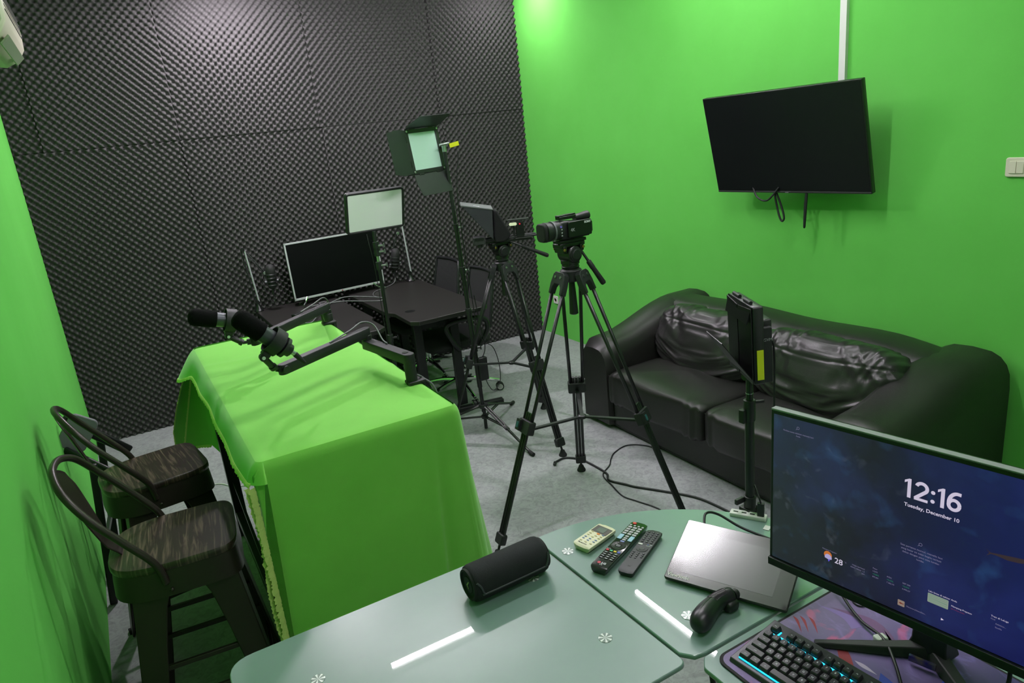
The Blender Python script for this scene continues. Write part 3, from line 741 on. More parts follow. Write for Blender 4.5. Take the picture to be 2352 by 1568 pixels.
# ================================================================ BLACK DESKS AGAINST THE FOAM WALL
def desk(name, label, outline, legs, hole, feet):
    cx = sum(p[0] for p in outline) / len(outline); cy = sum(p[1] for p in outline) / len(outline)
    t = thing(name, label, 'desk', (cx, cy, 0), group='black office desks')
    bm = NB(); prism(bm, outline, .712, .74); top = obj('desktop', bm, DESKTOP, t, world=True, bev=.004, smooth=30)
    bm = NB(); lathe(bm, (hole[0], hole[1], .7402), (0, 0, 1), [(0, .034), (.0012, .034), (.0012, .029)], 28); obj('grommet', bm, BLK2, top, world=True)
    for p in legs:
        bm = NB(); box2(bm, (p[0] - .03, p[1] - .02, .03), (p[0] + .03, p[1] + .02, .712)); obj('leg', bm, BLKM, t, world=True, bev=.003)
    for a, b_ in feet:
        bm = NB(); bar(bm, a, b_, .05, .03); obj('foot_bar', bm, BLKM, t, world=True, bev=.003)
    bm = NB(); box2(bm, (min(p[0] for p in legs), min(p[1] for p in legs) + .02, .62), (max(p[0] for p in legs), min(p[1] for p in legs) + .04, .705)); obj('apron', bm, BLKM, t, world=True)
    return t
o1 = [(.79, 4.19), (.83, 4.15), (1.30, 4.15), (1.345, 4.19), (1.345, 4.44), (1.375, 4.50), (1.375, 5.50), (.79, 5.50)]
desk('office_desk', 'black desk with cable hole on the left against the foam wall', o1, ((.87, 4.32), (1.27, 4.32), (.87, 5.35), (1.27, 5.35)), (1.265, 4.43), (((.83, 4.32, .015), (1.31, 4.32, .015)), ((.83, 5.35, .015), (1.31, 5.35, .015))))
o2 = [(1.505, 4.17), (1.55, 4.12), (2.02, 4.13), (2.065, 4.17), (2.09, 5.40), (2.04, 5.50), (1.475, 5.50), (1.48, 4.54), (1.515, 4.47)]
desk('office_desk', 'black desk with cable hole on the right beneath the light stands', o2, ((1.60, 4.32), (1.865, 4.32), (1.60, 5.35), (1.865, 5.35)), (1.615, 4.437), (((1.57, 4.32, .015), (2.13, 4.22, .015)), ((1.57, 5.35, .015), (2.0, 5.35, .015))))

# white-framed television standing on the desks
t = thing('framed_television', 'silver-framed flat television standing on the black desks', 'television', (1.42, 5.36, .74), R=axes((.996, .09, 0), (-.09, .99, -.06), (0, .06, .99)))
bm = NB(); M = mtx((0, 0, .26), R=axes((1, 0, 0), (0, 0, 1), (0, -1, 0)))
prism(bm, rr(.73, .43, .006, 3), -.03, 0, M, edge=.002); obj('case', bm, BLK, t)
bm = NB()
for c, s in (((0, .209), (.732, .013)), ((0, -.209), (.732, .016)), ((-.36, 0), (.012, .43)), ((.36, 0), (.012, .43))):
    box(bm, M @ Vector((c[0], c[1], .001)), (s[0], .008, s[1]))
obj('bezel', bm, mat('silver_frame', 'b9bcbe', .35, .15), t, bev=.001)
bm = NB(); box(bm, M @ Vector((0, 0, .002)), (.71, .002, .405)); obj('screen', bm, SCREEN, t)
bm = NB(); lathe(bm, M @ Vector((0.01, -.2095, .005)), (0, -1, 0), [(0, .005), (.001, .005)], 12); obj('badge', bm, mat('red_badge', '8a2430', .4), t)
for s in (-1, 1):
    bm = NB(); tube(bm, smoothpath([(s * .27, .0, .055), (s * .30, -.03, .02), (s * .335, -.09, .007)], 5), .007); tube(bm, smoothpath([(s * .27, .0, .055), (s * .29, .05, .02), (s * .31, .08, .007)], 5), .007); obj('leg', bm, CHROME, t)
cable('desk_cable', 'tangled cables on the left desk below the silver-framed television', [(1.02, 5.05, .745), (.95, 4.9, .745), (1.0, 4.7, .745), (1.1, 4.85, .76), (1.2, 5.05, .75), (1.3, 5.2, .75), (1.42, 5.25, .755), (1.55, 5.15, .745), (1.62, 5.0, .745), (1.58, 4.92, .745), (1.5, 5.0, .745), (1.35, 5.15, .75), (1.12, 5.2, .75)], .004, GCABLE)
bm = NB(); box(bm, (.99, 5.0, .752), (.08, .04, .024), Matrix.Rotation(.5, 3, 'Z')); obj('cable_splitter', bm, BLK, loc=(.99, 5.0, .74), bev=.004, label='small black splitter box on the left desk among the cables', cat='adapter')

# thin scissor arms with microphones at the foam wall
def scissor(label, base, elbow, tip, miclab, micc, micd, gro):
    b = Vector(base); el = Vector(elbow); tp = Vector(tip)
    t = thing('scissor_arm', label, 'boom arm', base, group=gro)
    bm = NB(); lathe(bm, b, (0, 0, 1), [(0, .036), (.006, .036), (.012, .03), (.05, .012), (.075, .01)], 20); obj('base_cone', bm, BLK2, t, world=True)
    a0 = b + Vector((0, 0, .07))
    o = Vector((.011, -.006, 0))
    bm = NB(); rod(bm, a0 + o, el + o, .0065, n=8); obj('arm_rod', bm, mat('silver_paint', 'a2a5a8', .35), t, world=True)
    bm = NB(); rod(bm, a0 - o, el - o, .0045, n=8); obj('arm_rod', bm, BLK, t, world=True)
    for q in (-1, 1):
        bm = NB(); rod(bm, el + o * q * .7, tp + o * q * .7, .0042, n=8); obj('arm_rod', bm, BLK, t, world=True)
    for c in (a0, el, tp):
        bm = NB(); lathe(bm, c - Vector((0, .014, 0)), (0, 1, 0), [(0, .014), (.028, .014)], 14); obj('joint', bm, BLK2, t, world=True)
    bm = NB(); lathe(bm, tp + Vector((0, -.02, 0)), (0, -1, 0), [(0, .013), (.008, .013), (.009, .011)], 16); obj('tip_knob', bm, STEEL, t, world=True)
    mc = Vector(micc); d = Vector(micd).normalized()
    m = thing('condenser_microphone', miclab, 'microphone', micc, group='microphones on the scissor arms')
    bm = NB(); lathe(bm, mc - d * .085, d, [(0, .02), (.01, .027), (.075, .030), (.08, .034), (.14, .034), (.17, .028), (.18, .012)], 24); obj('windscreen', bm, mat('mic_grille', '19191a', .7), m, world=True, smooth=60)
    bm = NB()
    for k in range(4): lathe(bm, mc - d * (.065 - k * .026), d, [(0, .034), (.002, .0362), (.008, .0362), (.010, .034)], 24)
    obj('cage_rings', bm, BLK, m, world=True)
    for s in (-1, 1):
        bm = NB(); lathe(bm, mc - d * .03 + Vector((s * .036, 0, 0)), (s, 0, 0), [(0, .009), (.014, .009)], 12); obj('side_knob', bm, MGREY, m, world=True)
    bm = NB(); rod(bm, mc - d * .085, mc - d * .14, .009, .007); obj('stem', bm, BLK, m, world=True)
    bm = NB(); rod(bm, tp, mc - d * .03 + Vector((-.045, 0, 0)), .006); obj('yoke', bm, BLK, t, world=True)
scissor('thin double-rod boom arm at the left end of the left desk', (.81, 5.45, .74), (.782, 5.453, 1.205), (.895, 5.42, 1.02), 'black microphone hanging left of the silver-framed television', (.93, 5.38, .985), (.05, 0, 1), 'thin scissor boom arms by the foam wall')
scissor('thin double-rod boom arm on the far right desk', (2.02, 5.43, .74), (2.00, 5.436, 1.22), (1.965, 5.45, 1.14), 'black microphone hanging right of the silver-framed television', (1.92, 5.45, .93), (.18, 0, 1), 'thin scissor boom arms by the foam wall')
cable('mic_cable', 'thin cable drooping from the left scissor arm microphone', [(.93, 5.38, .845), (.92, 5.38, .80), (.885, 5.39, .83), (.868, 5.4, .92), (.865, 5.41, 1.0), (.895, 5.40, 1.03)], .0025)
cable('mic_cable', 'thin cable drooping from the right scissor arm microphone', [(1.90, 5.45, .79), (1.87, 5.42, .755), (1.78, 5.36, .745), (1.66, 5.28, .745), (1.60, 5.14, .745), (1.62, 5.0, .745)], .0025, GCABLE)

# ================================================================ OFFICE CHAIRS
def office_chair(loc, rz, label):
    t = thing('office_chair', label, 'chair', loc, rz, group='black mesh office chairs')   # faces +x locally
    for k in range(5):
        a = 2 * PI * k / 5 + .3; d = Vector((math.cos(a), math.sin(a), 0))
        bm = NB(); P = smoothpath([d * .03 + Vector((0, 0, .125)), d * .14 + Vector((0, 0, .115)), d * .30 + Vector((0, 0, .075))], 5); tube(bm, P, [.02 - .008 * i / (len(P) - 1) for i in range(len(P))], 8); obj('base_leg', bm, CHROME, t)
        c = d * .30 + Vector((0, 0, .03)); s = d.cross(Vector((0, 0, 1)))
        bm = NB(); lathe(bm, c - s * .022, s, [(0, .022), (.003, .03), (.016, .03), (.018, .018), (.026, .018), (.028, .03), (.041, .03), (.044, .022)], 18); w = obj('caster', bm, BLK, t)
        for sg in (-1, 1):
            bm = NB(); n_ = 20; lathe(bm, c + s * sg * .0222, s * sg, [(0, .021), (.0006, .021), (.0006, .017), (0, .017)], n_); obj('caster_ring', bm, WHT, w)
    bm = NB(); rod(bm, (0, 0, .10), (0, 0, .40), .026, .02); obj('gas_lift', bm, CHROME, t)
    bm = NB(); box(bm, (0, 0, .405), (.2, .16, .03)); obj('mechanism', bm, BLK, t, bev=.006)
    bm = NB(); superell(bm, (.02, 0, .45), (.25, .245, .042), .5, .45, 40, 14); obj('seat', bm, mat('seat_fabric', '18181a', .9), t, smooth=80)
    def bk(off):
        def f(u, v):
            y = (u - .5) * (.46 - .07 * v); z = .54 + .36 * v
            x = -.235 - .075 * v + .03 * (2 * u - 1) ** 2 + off
            return Vector((x, y, z))
        return f
    bm = NB(); grid(bm, bk(0), 14, 10); o = obj('mesh_back', bm, MESHF, t, smooth=180)
    f = bk(0); P = [f(0, v / 6) for v in range(7)] + [f(u / 6, 1) for u in range(1, 6)] + [f(1, 1 - v / 6) for v in range(7)] + [f(1 - u / 6, 0) for u in range(1, 6)]
    bm = NB(); tube(bm, P, .011, 8, closed=True); obj('back_frame', bm, BLK, t, smooth=60)
    bm = NB(); tube(bm, smoothpath([(-.05, 0, .40), (-.24, 0, .42), (-.29, 0, .5), (-.29, 0, .72)], 5), .018); obj('back_spine', bm, BLK, t)
    for s in (-1, 1):
        P = smoothpath([(-.10, s * .26, .43), (-.15, s * .30, .55), (-.12, s * .30, .63), (.05, s * .30, .645), (.15, s * .30, .62), (.12, s * .295, .52), (.06, s * .27, .43)], 7)
        bm = NB(); tube(bm, P, .016, 10); obj('armrest', bm, BLK, t, smooth=60)
    return t
office_chair((1.955, 4.56, 0), math.radians(177), 'black mesh office chair tucked under the front of the right desk')
office_chair((1.99, 5.195, 0), math.radians(181), 'black mesh office chair tucked under the back of the right desk')

# ================================================================ SOFT PANEL LIGHT ON STAND
RS = axes((.996, .085, -.009), (.029, -.246, .969), (.08, -.965, -.248))
t = thing('soft_panel_light', 'rectangular white soft light panel on a thin stand', 'studio light', (1.29, 3.93, 0))
ML = mtx((1.315, 3.936, 1.482), R=RS)
bm = NB(); prism(bm, rr(.36, .24, .018), -.022, 0, ML, edge=.006); obj('housing', bm, DGREY, t, world=True)
bm = NB(); prism(bm, rr(.33, .21, .006), -.001, .002, ML); obj('diffuser', bm, DIFF, t, world=True)
fr = [ML @ Vector((x, y, 0)) for x, y in rr(.345, .225, .016)]
bm = NB(); tube(bm, fr, .007, 8, closed=True); obj('rim', bm, BLK, t, world=True, smooth=60)
px_, py_ = 1.288, 3.945
bm = NB(); box(bm, ML @ Vector((.0, -.105, -.03)), (.03, .03, .05)); rod(bm, (px_, py_, 1.31), (px_, py_, 1.37), .012); obj('tilt_head', bm, BLK, t, world=True, bev=.003)
for z0, z1, r_, m_ in ((1.17, 1.31, .008, STEEL), (.70, 1.19, .0105, BLKM), (.12, .74, .0135, BLKM)):
    bm = NB(); rod(bm, (px_, py_, z0), (px_, py_, z1), r_, n=14); obj('pole', bm, m_, t, world=True)
for z in (1.285, 1.25, 1.17, .73):
    bm = NB(); rod(bm, (px_, py_, z - .025), (px_, py_, z + .022), .0175, n=16); co = obj('collar', bm, BLK, t, world=True, bev=.002)
    bm = NB(); rod(bm, (px_ + .01, py_ - .01, z), (px_ + .035, py_ - .02, z), .006); box(bm, (px_ + .04, py_ - .022, z), (.006, .006, .026)); obj('wing_knob', bm, STEEL if z > 1 else BLK, co, world=True)
for k in range(3):
    a = -PI / 2 + k * 2 * PI / 3; d = Vector((math.cos(a), math.sin(a), 0)); p0 = Vector((px_, py_, 0))
    bm = NB(); bar(bm, p0 + Vector((0, 0, .42)) + d * .02, p0 + d * .36 + Vector((0, 0, .012)), .016, .012); bar(bm, p0 + Vector((0, 0, .16)) + d * .015, p0 + d * .2 + Vector((0, 0, .2)), .012, .008); obj('leg', bm, BLKM, t, world=True)
cable('light_cable', 'thin cable hanging from the soft panel light', [(1.24, 3.93, 1.36), (1.235, 3.9, 1.3), (1.245, 3.9, 1.2), (1.26, 3.93, .95), (1.262, 3.93, .6), (1.27, 3.93, .3), (1.3, 3.8, .006)], .0022)

# ================================================================ BARN-DOOR LIGHT ON STAND
t = thing('barn_door_light', 'tall stand light with black barn doors and square panel', 'studio light', (1.805, 3.86, 0))
RL = axes(Vector((.951, .308, .015)), Vector((-.05, .107, .993)), Vector((.304, -.945, .117)))
ML = mtx((1.643, 3.892, 1.78), R=RL)
bm = NB(); prism(bm, rr(.25, .25, .008), -.05, 0, ML, edge=.003); obj('housing', bm, BLK, t, world=True)
bm = NB(); prism(bm, rr(.205, .205, .003, 2), 0, .003, ML); obj('diffuser', bm, DIFFG, t, world=True)
bm = NB()
for c, s in (((0, .113), (.25, .022)), ((0, -.113), (.25, .022)), ((-.113, 0), (.022, .25)), ((.113, 0), (.022, .25))):
    box(bm, ML @ Vector((c[0], c[1], .004)), (s[0], s[1], .012), RL)
fr_ = obj('front_frame', bm, BLK, t, world=True, bev=.002)
for x in (-1, 1):
    for y in (-1, 1):
        bm = NB(); lathe(bm, ML @ Vector((x * .112, y * .112, .01)), RL @ Vector((0, 0, 1)), [(0, .006), (.003, .006), (.004, .004)], 12); obj('screw', bm, STEEL, fr_, world=True)
def door(c0, c1, out, wid, name='barn_door'):
    """c0,c1 hinge corners, out = direction of the leaf (local), wid = length of leaf; outer edge flares by fl"""
    a = ML @ Vector(c0); b_ = ML @ Vector(c1); o_ = (RL @ Vector(out)).normalized(); e_ = (b_ - a)
    L = e_.length; e_.normalize(); nrm = e_.cross(o_).normalized(); f = .005
    pts = [a, b_, b_ + o_ * wid * .45 + e_ * f, b_ + o_ * wid - e_ * .008, a + o_ * wid + e_ * .008, a + o_ * wid * .45 - e_ * f]
    bm = NB(); loft(bm, [[p + nrm * k for p in pts] for k in (-.0012, .0012)]); obj(name, bm, mat('barn_black', '26282a', .45, .2), t, world=True, smooth=20)
    for k in (.22, .78):
        bm = NB(); rod(bm, a.lerp(b_, k) - e_ * .018, a.lerp(b_, k) + e_ * .018, .005, n=8); obj('hinge', bm, BLK2, t, world=True)
door((-.12, .125, .01), (.12, .125, .01), (0, .28, .96), .15)
door((-.125, -.12, .01), (-.125, .12, .01), (-.99, 0, .22), .155)
door((-.12, -.128, .01), (.12, -.128, .01), (0, -.98, .25), .125)
door((.129, -.12, -.002), (.129, .12, -.002), (.06, 0, -1), .12)
sp = Vector((1.805, 3.86, 0)); LEAN = Vector((-.024, .014, 0)); AT = lambda z: sp + LEAN * z + Vector((0, 0, z))
bm = NB(); tube(bm, smoothpath([ML @ Vector((.13, 0, -.02)), ML @ Vector((.15, 0, -.04)), AT(1.79)], 4), .006); obj('yoke', bm, BLKM, t, world=True)
bm = NB(); rod(bm, AT(1.8) + Vector((-.03, -.01, 0)), AT(1.8) + Vector((.03, -.01, .005)), .007); rod(bm, AT(1.76), AT(1.81), .013); obj('tilt_knob', bm, STEEL, t, world=True)
bm = NB(); box(bm, AT(1.795) + Vector((.06, -.015, 0)), (.06, .003, .024), Matrix.Rotation(-.15, 3, 'Y')); obj('warning_tag', bm, YEL, t, world=True, label='yellow tag')
for z0, z1, r_ in ((1.30, 1.79, .0105), (.78, 1.34, .013), (.30, .82, .016), (.13, .34, .0125)):
    bm = NB(); rod(bm, AT(z0), AT(z1), r_, n=16); obj('pole', bm, BLKM, t, world=True)
for z, r_ in ((1.32, .016), (1.06, .019), (.80, .019), (.56, .0215)):
    bm = NB(); rod(bm, AT(z - .022), AT(z + .022), r_, n=16); co = obj('collar', bm, BLK, t, world=True, bev=.002)
    bm = NB(); rod(bm, AT(z) + Vector((.01, -.006, 0)), AT(z) + Vector((.034, -.02, 0)), .005); box(bm, AT(z) + Vector((.036, -.021, 0)), (.006, .007, .024)); obj('wing_knob', bm, STEEL if z > .9 else BLK, co, world=True)
hub = sp + Vector((0, 0, .17))
bm = NB(); lathe(bm, hub, (0, 0, 1), [(-.012, .03), (0, .034), (.012, .03)], 18); obj('leg_hub', bm, BLK, t, world=True)
bm = NB(); lathe(bm, sp + Vector((0, 0, .095)), (0, 0, 1), [(-.01, .022), (.01, .022)], 18); obj('brace_hub', bm, BLK, t, world=True)
bm = NB(); rod(bm, sp + Vector((0, 0, .012)), hub, .011); obj('centre_post', bm, GRAPH, t, world=True)
for fx, fy in ((1.835, 3.34), (1.345, 4.10), (2.15, 4.12)):
    fo = Vector((fx, fy, .012)); d = (fo - sp); d.z = 0; d.normalize(); s = d.cross(Vector((0, 0, 1)))
    bm = NB()
    for q in (-1, 1): rod(bm, hub + d * .03 + s * .009 * q, (hub + d * .03).lerp(fo, .5) + s * .009 * q, .0062, n=8)
    rod(bm, (hub + d * .03).lerp(fo, .42), fo, .0085, n=8)
    for q in (-1, 1): rod(bm, sp + Vector((0, 0, .095)) + d * .02 + s * .007 * q, (hub + d * .03).lerp(fo, .45) + s * .007 * q, .004, n=6)
    lg = obj('leg', bm, BLKM, t, world=True)
    bm = NB(); rod(bm, fo - d * .025 + Vector((0, 0, .005)), fo + d * .02, .012); obj('foot', bm, RUB, lg, world=True)
bm = NB(); box(bm, (1.822, 3.838, .425), (.058, .034, .15)); obj('power_brick', bm, BLK, loc=(1.822, 3.838, .35), bev=.005, label='black power brick strapped to the pole of the barn-door light', cat='power adapter')
cable('brick_cable', 'thin cable looping from the power brick down the light stand', [(1.83, 3.84, 1.75), (1.79, 3.84, 1.5), (1.80, 3.84, 1.0), (1.82, 3.83, .65), (1.90, 3.82, .55), (1.93, 3.82, .42), (1.92, 3.82, .31), (1.87, 3.82, .27), (1.84, 3.82, .31), (1.83, 3.83, .35)], .0026)
cable('brick_cable', 'short cable curving from the power brick behind the stand pole', [(1.83, 3.84, .50), (1.85, 3.84, .54), (1.855, 3.84, .60), (1.84, 3.83, .66), (1.82, 3.84, .9)], .003)

# ================================================================ VIDEO TRIPODS
def tripod(label, g, h, feet, arm_dir, handle, head_r=0.0):
    """h: height of the shoulder; feet: three ground points"""
    g = Vector((g[0], g[1], 0)); t = thing('video_tripod', label, 'tripod', tuple(g), group='video tripods')
    ap = g + Vector((0, 0, h))
    bm = NB(); lathe(bm, ap + Vector((0, 0, -.03)), (0, 0, 1), [(0, .03), (.008, .045), (.05, .048), (.058, .04)], 28); obj('crown', bm, GRAPH, t, world=True)
    bm = NB(); lathe(bm, ap + Vector((0, 0, -.18)), (0, 0, 1), [(0, .014), (.004, .02), (.10, .016), (.15, .013)], 16); obj('bowl_clamp_handle', bm, BLK, t, world=True)
    sp_z = h * .5
    spc = None; cl_pts = []
    for f in feet:
        fo = Vector((f[0], f[1], .02)); d = fo - g; d.z = 0; d.normalize(); s = d.cross(Vector((0, 0, 1)))
        top = ap + d * .055 + Vector((0, 0, -.005)); ln = fo - top
        P = lambda k: top + ln * k
        u = ln.normalized(); nrm = s.cross(u)
        # shoulder yoke: an inverted U
        bm = NB()
        o = [(-.05, -.075), (-.05, -.03), (-.042, .012), (-.028, .024), (.028, .024), (.042, .012), (.05, -.03), (.05, -.075), (.034, -.075), (.03, -.045), (.018, -.03), (-.018, -.03), (-.03, -.045), (-.034, -.075)]
        MM = mtx(top, R=axes(s, -u, nrm)); prism(bm, o, -.014, .014, MM); lg = obj('leg', bm, GRAPH, t, world=True, bev=.003)
        bm = NB()
        for q in (-1, 1): lathe(bm, top + s * .02 * q + nrm * .014, nrm, [(0, .006), (.003, .006)], 12)
        obj('bolt', bm, STEEL, lg, world=True)
        L = ln.length; k1 = .06 / L
        bm = NB()
        for q in (-1, 1): rod(bm, P(k1) + s * q * .042, P(.54) + s * q * .030, .0085, n=10)
        obj('upper_tubes', bm, BLKM, lg, world=True)
        bm = NB()
        for q in (-1, 0, 1): rod(bm, P(.48) + s * q * .0165, P(.955) + s * q * .0165, .0075, n=8)
        obj('lower_tubes', bm, BLKM, lg, world=True)
        MM = mtx(P(.53), R=axes(s, -u, nrm))
        bm = NB(); prism(bm, rr(.088, .062, .008, 3), -.018, .018, MM, edge=.003); box(bm, P(.53) + s * .03 + nrm * .024, (.03, .05, .014), axes(s, -u, nrm)); ck = obj('leg_clamp', bm, GRAPH, lg, world=True)
        bm = NB(); prism(bm, rr(.016, .026, .003, 2), .030, .034, mtx(P(.53) + s * .03, R=axes(s, -u, nrm))); obj('clamp_lever', bm, mat('teal_lever', '2c5a5e', .5), lg, world=True)
        bm = NB(); prism(bm, rr(.056, .05, .008, 3), -.015, .015, mtx(P(.945), R=axes(s, -u, nrm)), edge=.003); obj('end_clamp', bm, BLK, lg, world=True)
        bm = NB(); rod(bm, P(.955), P(.985), .006); lathe(bm, Vector((fo.x, fo.y, 0)), (0, 0, 1), [(0, .023), (.006, .024), (.022, .016), (.034, .012)], 18); obj('foot', bm, RUB, lg, world=True)
        cl_pts.append(P(.545) - nrm * (.0) )
    c = Vector((sum(p.x for p in cl_pts) / 3, sum(p.y for p in cl_pts) / 3, cl_pts[0].z - .02))
    for p in cl_pts:
        bm = NB(); bar(bm, c, p, .017, .009); obj('spreader_arm', bm, GRAPH, t, world=True)
    bm = NB(); lathe(bm, c + Vector((0, 0, -.008)), (0, 0, 1), [(0, .018), (.014, .02), (.018, .014)], 18); obj('spreader_hub', bm, BLK, t, world=True)
    # fluid head
    d = Vector(arm_dir).normalized(); s = d.cross(Vector((0, 0, 1))).normalized()
    b0 = ap + Vector((0, 0, .028))
    bm = NB(); lathe(bm, b0, (0, 0, 1), [(0, .036), (.010, .04), (.012, .037), (.022, .037), (.024, .040), (.038, .040), (.041, .034)], 32); hd = obj('pan_base', bm, BLK, t, world=True)
    hc = b0 + Vector((0, 0, .064))
    bm = NB(); box(bm, hc - Vector((0, 0, .02)), (.06, .06, .05), axes(d, s, Vector((0, 0, 1)))); lathe(bm, hc - s * .045, s, [(0, .03), (.004, .037), (.086, .037), (.09, .03)], 30); fh = obj('fluid_head', bm, BLK2, t, world=True, bev=.003)
    for q in (-1, 1):
        bm = NB(); lathe(bm, hc + s * .045 * q, s * q, [(0, .03), (.004, .03), (.005, .024), (.007, .024), (.009, .02)], 28); obj('drag_dial', bm, BLK, fh, world=True)
    pl = hc + Vector((0, 0, .042))
    bm = NB()
    for q in (-1, 1): box(bm, hc + Vector((0, 0, .025)) + d * .045 * q, (.02, .07, .03), axes(d, s, Vector((0, 0, 1))))
    box(bm, pl, (.135, .056, .02), axes(d, s, Vector((0, 0, 1)))); obj('camera_plate', bm, BLK2, t, world=True, bev=.004)
    for q in (-1, 1):
        bm = NB(); lathe(bm, hc + d * .05 * q + Vector((0, 0, .026)) + s * .034, s, [(0, .0065), (.004, .0065), (.005, .004)], 16); k_ = obj('handle_socket', bm, BRASS, t, world=True)
        bm = NB(); lathe(bm, hc + d * .05 * q + Vector((0, 0, .026)) - s * .034, -s, [(0, .0065), (.004, .0065), (.005, .004)], 16); k_ = obj('handle_socket', bm, BRASS, t, world=True)
    a = Vector(handle[0]); b_ = Vector(handle[1])
    bm = NB(); rod(bm, a, a.lerp(b_, .35), .006); obj('pan_bar', bm, BLKM, t, world=True)
    dd = (b_ - a).normalized(); L = (b_ - a).length
    bm = NB(); lathe(bm, a + dd * L * .3, dd, [(0, .009), (.005, .0115), (L * .2, .0115), (L * .22, .0105), (L * .66, .0125), (L * .7, .008)], 16); obj('pan_handle', bm, RUB, t, world=True)
    return t, pl
T1, pl1 = tripod('black video tripod standing in front of the sofa', (1.69, 2.555), 1.215, ((1.949, 2.995), (1.179, 2.558), (1.943, 2.11)), (-1, -.06, 0), ((1.735, 2.53, 1.315), (1.795, 2.46, 1.165)))
T2, pl2 = tripod('black video tripod carrying the teleprompter by the corner', (1.935, 3.645), 1.085, ((1.975, 3.219), (2.277, 3.904), (1.53, 3.827)), (-1, 0, 0), ((1.98, 3.60, 1.225), (2.15, 3.47, 1.125)))
# camcorder
Z3 = Vector((0, 0, 1))
t = thing('camcorder', 'black handheld camcorder mounted on the tripod by the sofa', 'camcorder', (pl1.x, pl1.y, pl1.z + .01), R=axes((-1, 0, 0), (0, -1, 0), (0, 0, 1)))   # lens +x local, left side +y
bm = NB(); box(bm, (-.005, 0, .005), (.12, .05, .012)); obj('quick_plate', bm, BLK2, t, bev=.002)
bm = NB()
def csec(x, w, z0, z1, r): return [(x, y, z + (z0 + z1) / 2) for y, z in rr(w, z1 - z0, r, 4)]
loft(bm, [csec(-.085, .05, .018, .068, .008), csec(-.08, .058, .014, .072, .01), csec(.03, .06, .012, .084, .012), csec(.045, .058, .014, .082, .014)]); obj('body', bm, BLK, t, smooth=40)
bm = NB(); prism(bm, rr(.105, .058, .005, 3), 0, .013, mtx((-.03, .029, .05), R=axes((-1, 0, 0), (0, 0, 1), (0, 1, 0))), edge=.002); lcd = obj('side_screen', bm, BLK2, t)
text('lettering', '4K', .017, GREYP, t, mtx((.005, .0428, .048), R=axes((-1, 0, 0), (0, 0, 1), (0, 1, 0))))
text('lettering', 'SONY', .011, LEG_T, t, mtx((-.063, .0428, .070), R=axes((-1, 0, 0), (0, 0, 1), (0, 1, 0))), bold=.0004)
bm = NB(); lathe(bm, (.04, .002, .05), (1, 0, 0), [(0, .034), (.01, .036), (.03, .036), (.031, .033), (.045, .033), (.046, .036), (.064, .037), (.066, .034)], 32); le = obj('lens_barrel', bm, BLK, t)
bm = NB(); lathe(bm, (.07, .002, .05), (1, 0, 0), [(0, .0372), (.003, .0378), (.006, .0372)], 32); obj('focus_ring', bm, MGREY, le)
bm = NB(); prism(bm, rr(.062, .068, .018, 5), 0, .018, mtx((.105, .002, .05), R=axes((0, 1, 0), (0, 0, 1), (1, 0, 0))), edge=.004); obj('lens_cap', bm, RUB, t)
bm = NB(); box(bm, (.005, .0, .093), (.075, .03, .012)); box(bm, (.03, .0, .101), (.03, .024, .006)); box(bm, (-.01, 0, .102), (.05, .018, .006)); obj('accessory_shoe', bm, BLK2, t, bev=.002)
bm = NB(); lathe(bm, (-.04, -.01, .083), (-1, 0, .06), [(0, .014), (.03, .015), (.045, .017), (.062, .017), (.066, .014)], 22); obj('viewfinder', bm, BLK, t)
bm = NB(); box(bm, (-.09, -.004, .046), (.028, .042, .04)); obj('battery', bm, BLK2, t, bev=.003)
bm = NB(); lathe(bm, (.052, .035, .066), (0, 1, 0), [(0, .004), (.003, .004)], 12); obj('emblem', bm, mat('violet_mark', '7f6ad8', .4), t)
for k, z in enumerate((.056, .044, .033)):
    bm = NB(); box(bm, (.05, .0365, z), (.006, .003, .005)); obj('side_button', bm, GREYP, t)
cm = t; WM[cm.name] = WM[cm.name] @ Matrix.Scale(1.14, 4); cm.matrix_basis = WM[cm.name]
# teleprompter
t = thing('teleprompter', 'dark hooded teleprompter on the tripod by the corner', 'teleprompter', (pl2.x, pl2.y, pl2.z + .01))
HX0, HX1, HY0, HY1 = 1.735, 1.905, 3.56, 3.76
z0t, z1t = 1.495, 1.455
bm = NB()
A0, B0, C0 = (HX0, z0t), (HX1, z1t), (HX1 - .01, 1.285)
loft(bm, [[(A0[0], y, A0[1]), (B0[0], y, B0[1]), (C0[0], y, C0[1])] for y in (HY0, HY1)]); obj('hood', bm, mat('hood_fabric', '2f2f36', .8), t, world=True, bev=.003)
bm = NB(); loft(bm, [[(A0[0] - .004, y, A0[1] + .004), (B0[0] + .004, y, B0[1] + .004), (B0[0] + .004, y, B0[1] - .002), (A0[0] - .004, y, A0[1] - .002)] for y in (HY0 - .003, HY1 + .003)]); tp = obj('hood_top', bm, mat('hood_top_grey', '77777b', .7), t, world=True)
dx = Vector((B0[0] - A0[0], 0, B0[1] - A0[1])).normalized()
text('lettering', 'PRS', .022, LEG_T, t, WM[t.name].inverted() @ mtx((1.82, 3.60, 1.4805), R=axes(dx, (0, 1, 0), dx.cross(Vector((0, 1, 0))))), bold=.001)
bm = NB(); loft(bm, [[(1.915, y, 1.45), (1.935, y, 1.44), (2.0, y, 1.30), (1.96, y, 1.262), (1.905, y, 1.262), (1.90, y, 1.30)] for y in (3.58, 3.60, 3.72, 3.74)]); obj('black_sleeve', bm, mat('sleeve_cloth', '0f0f11', .95), t, world=True, bev=.01)
bm = NB(); bar(bm, (1.83, 3.64, 1.262), (2.12, 3.64, 1.262), .03, .012); obj('base_rail', bm, BLKM, t, world=True)
for y in (3.61, 3.67):
    bm = NB(); rod(bm, (1.80, y, 1.28), (2.15, y, 1.28), .006); obj('rod', bm, GRAPH, t, world=True)
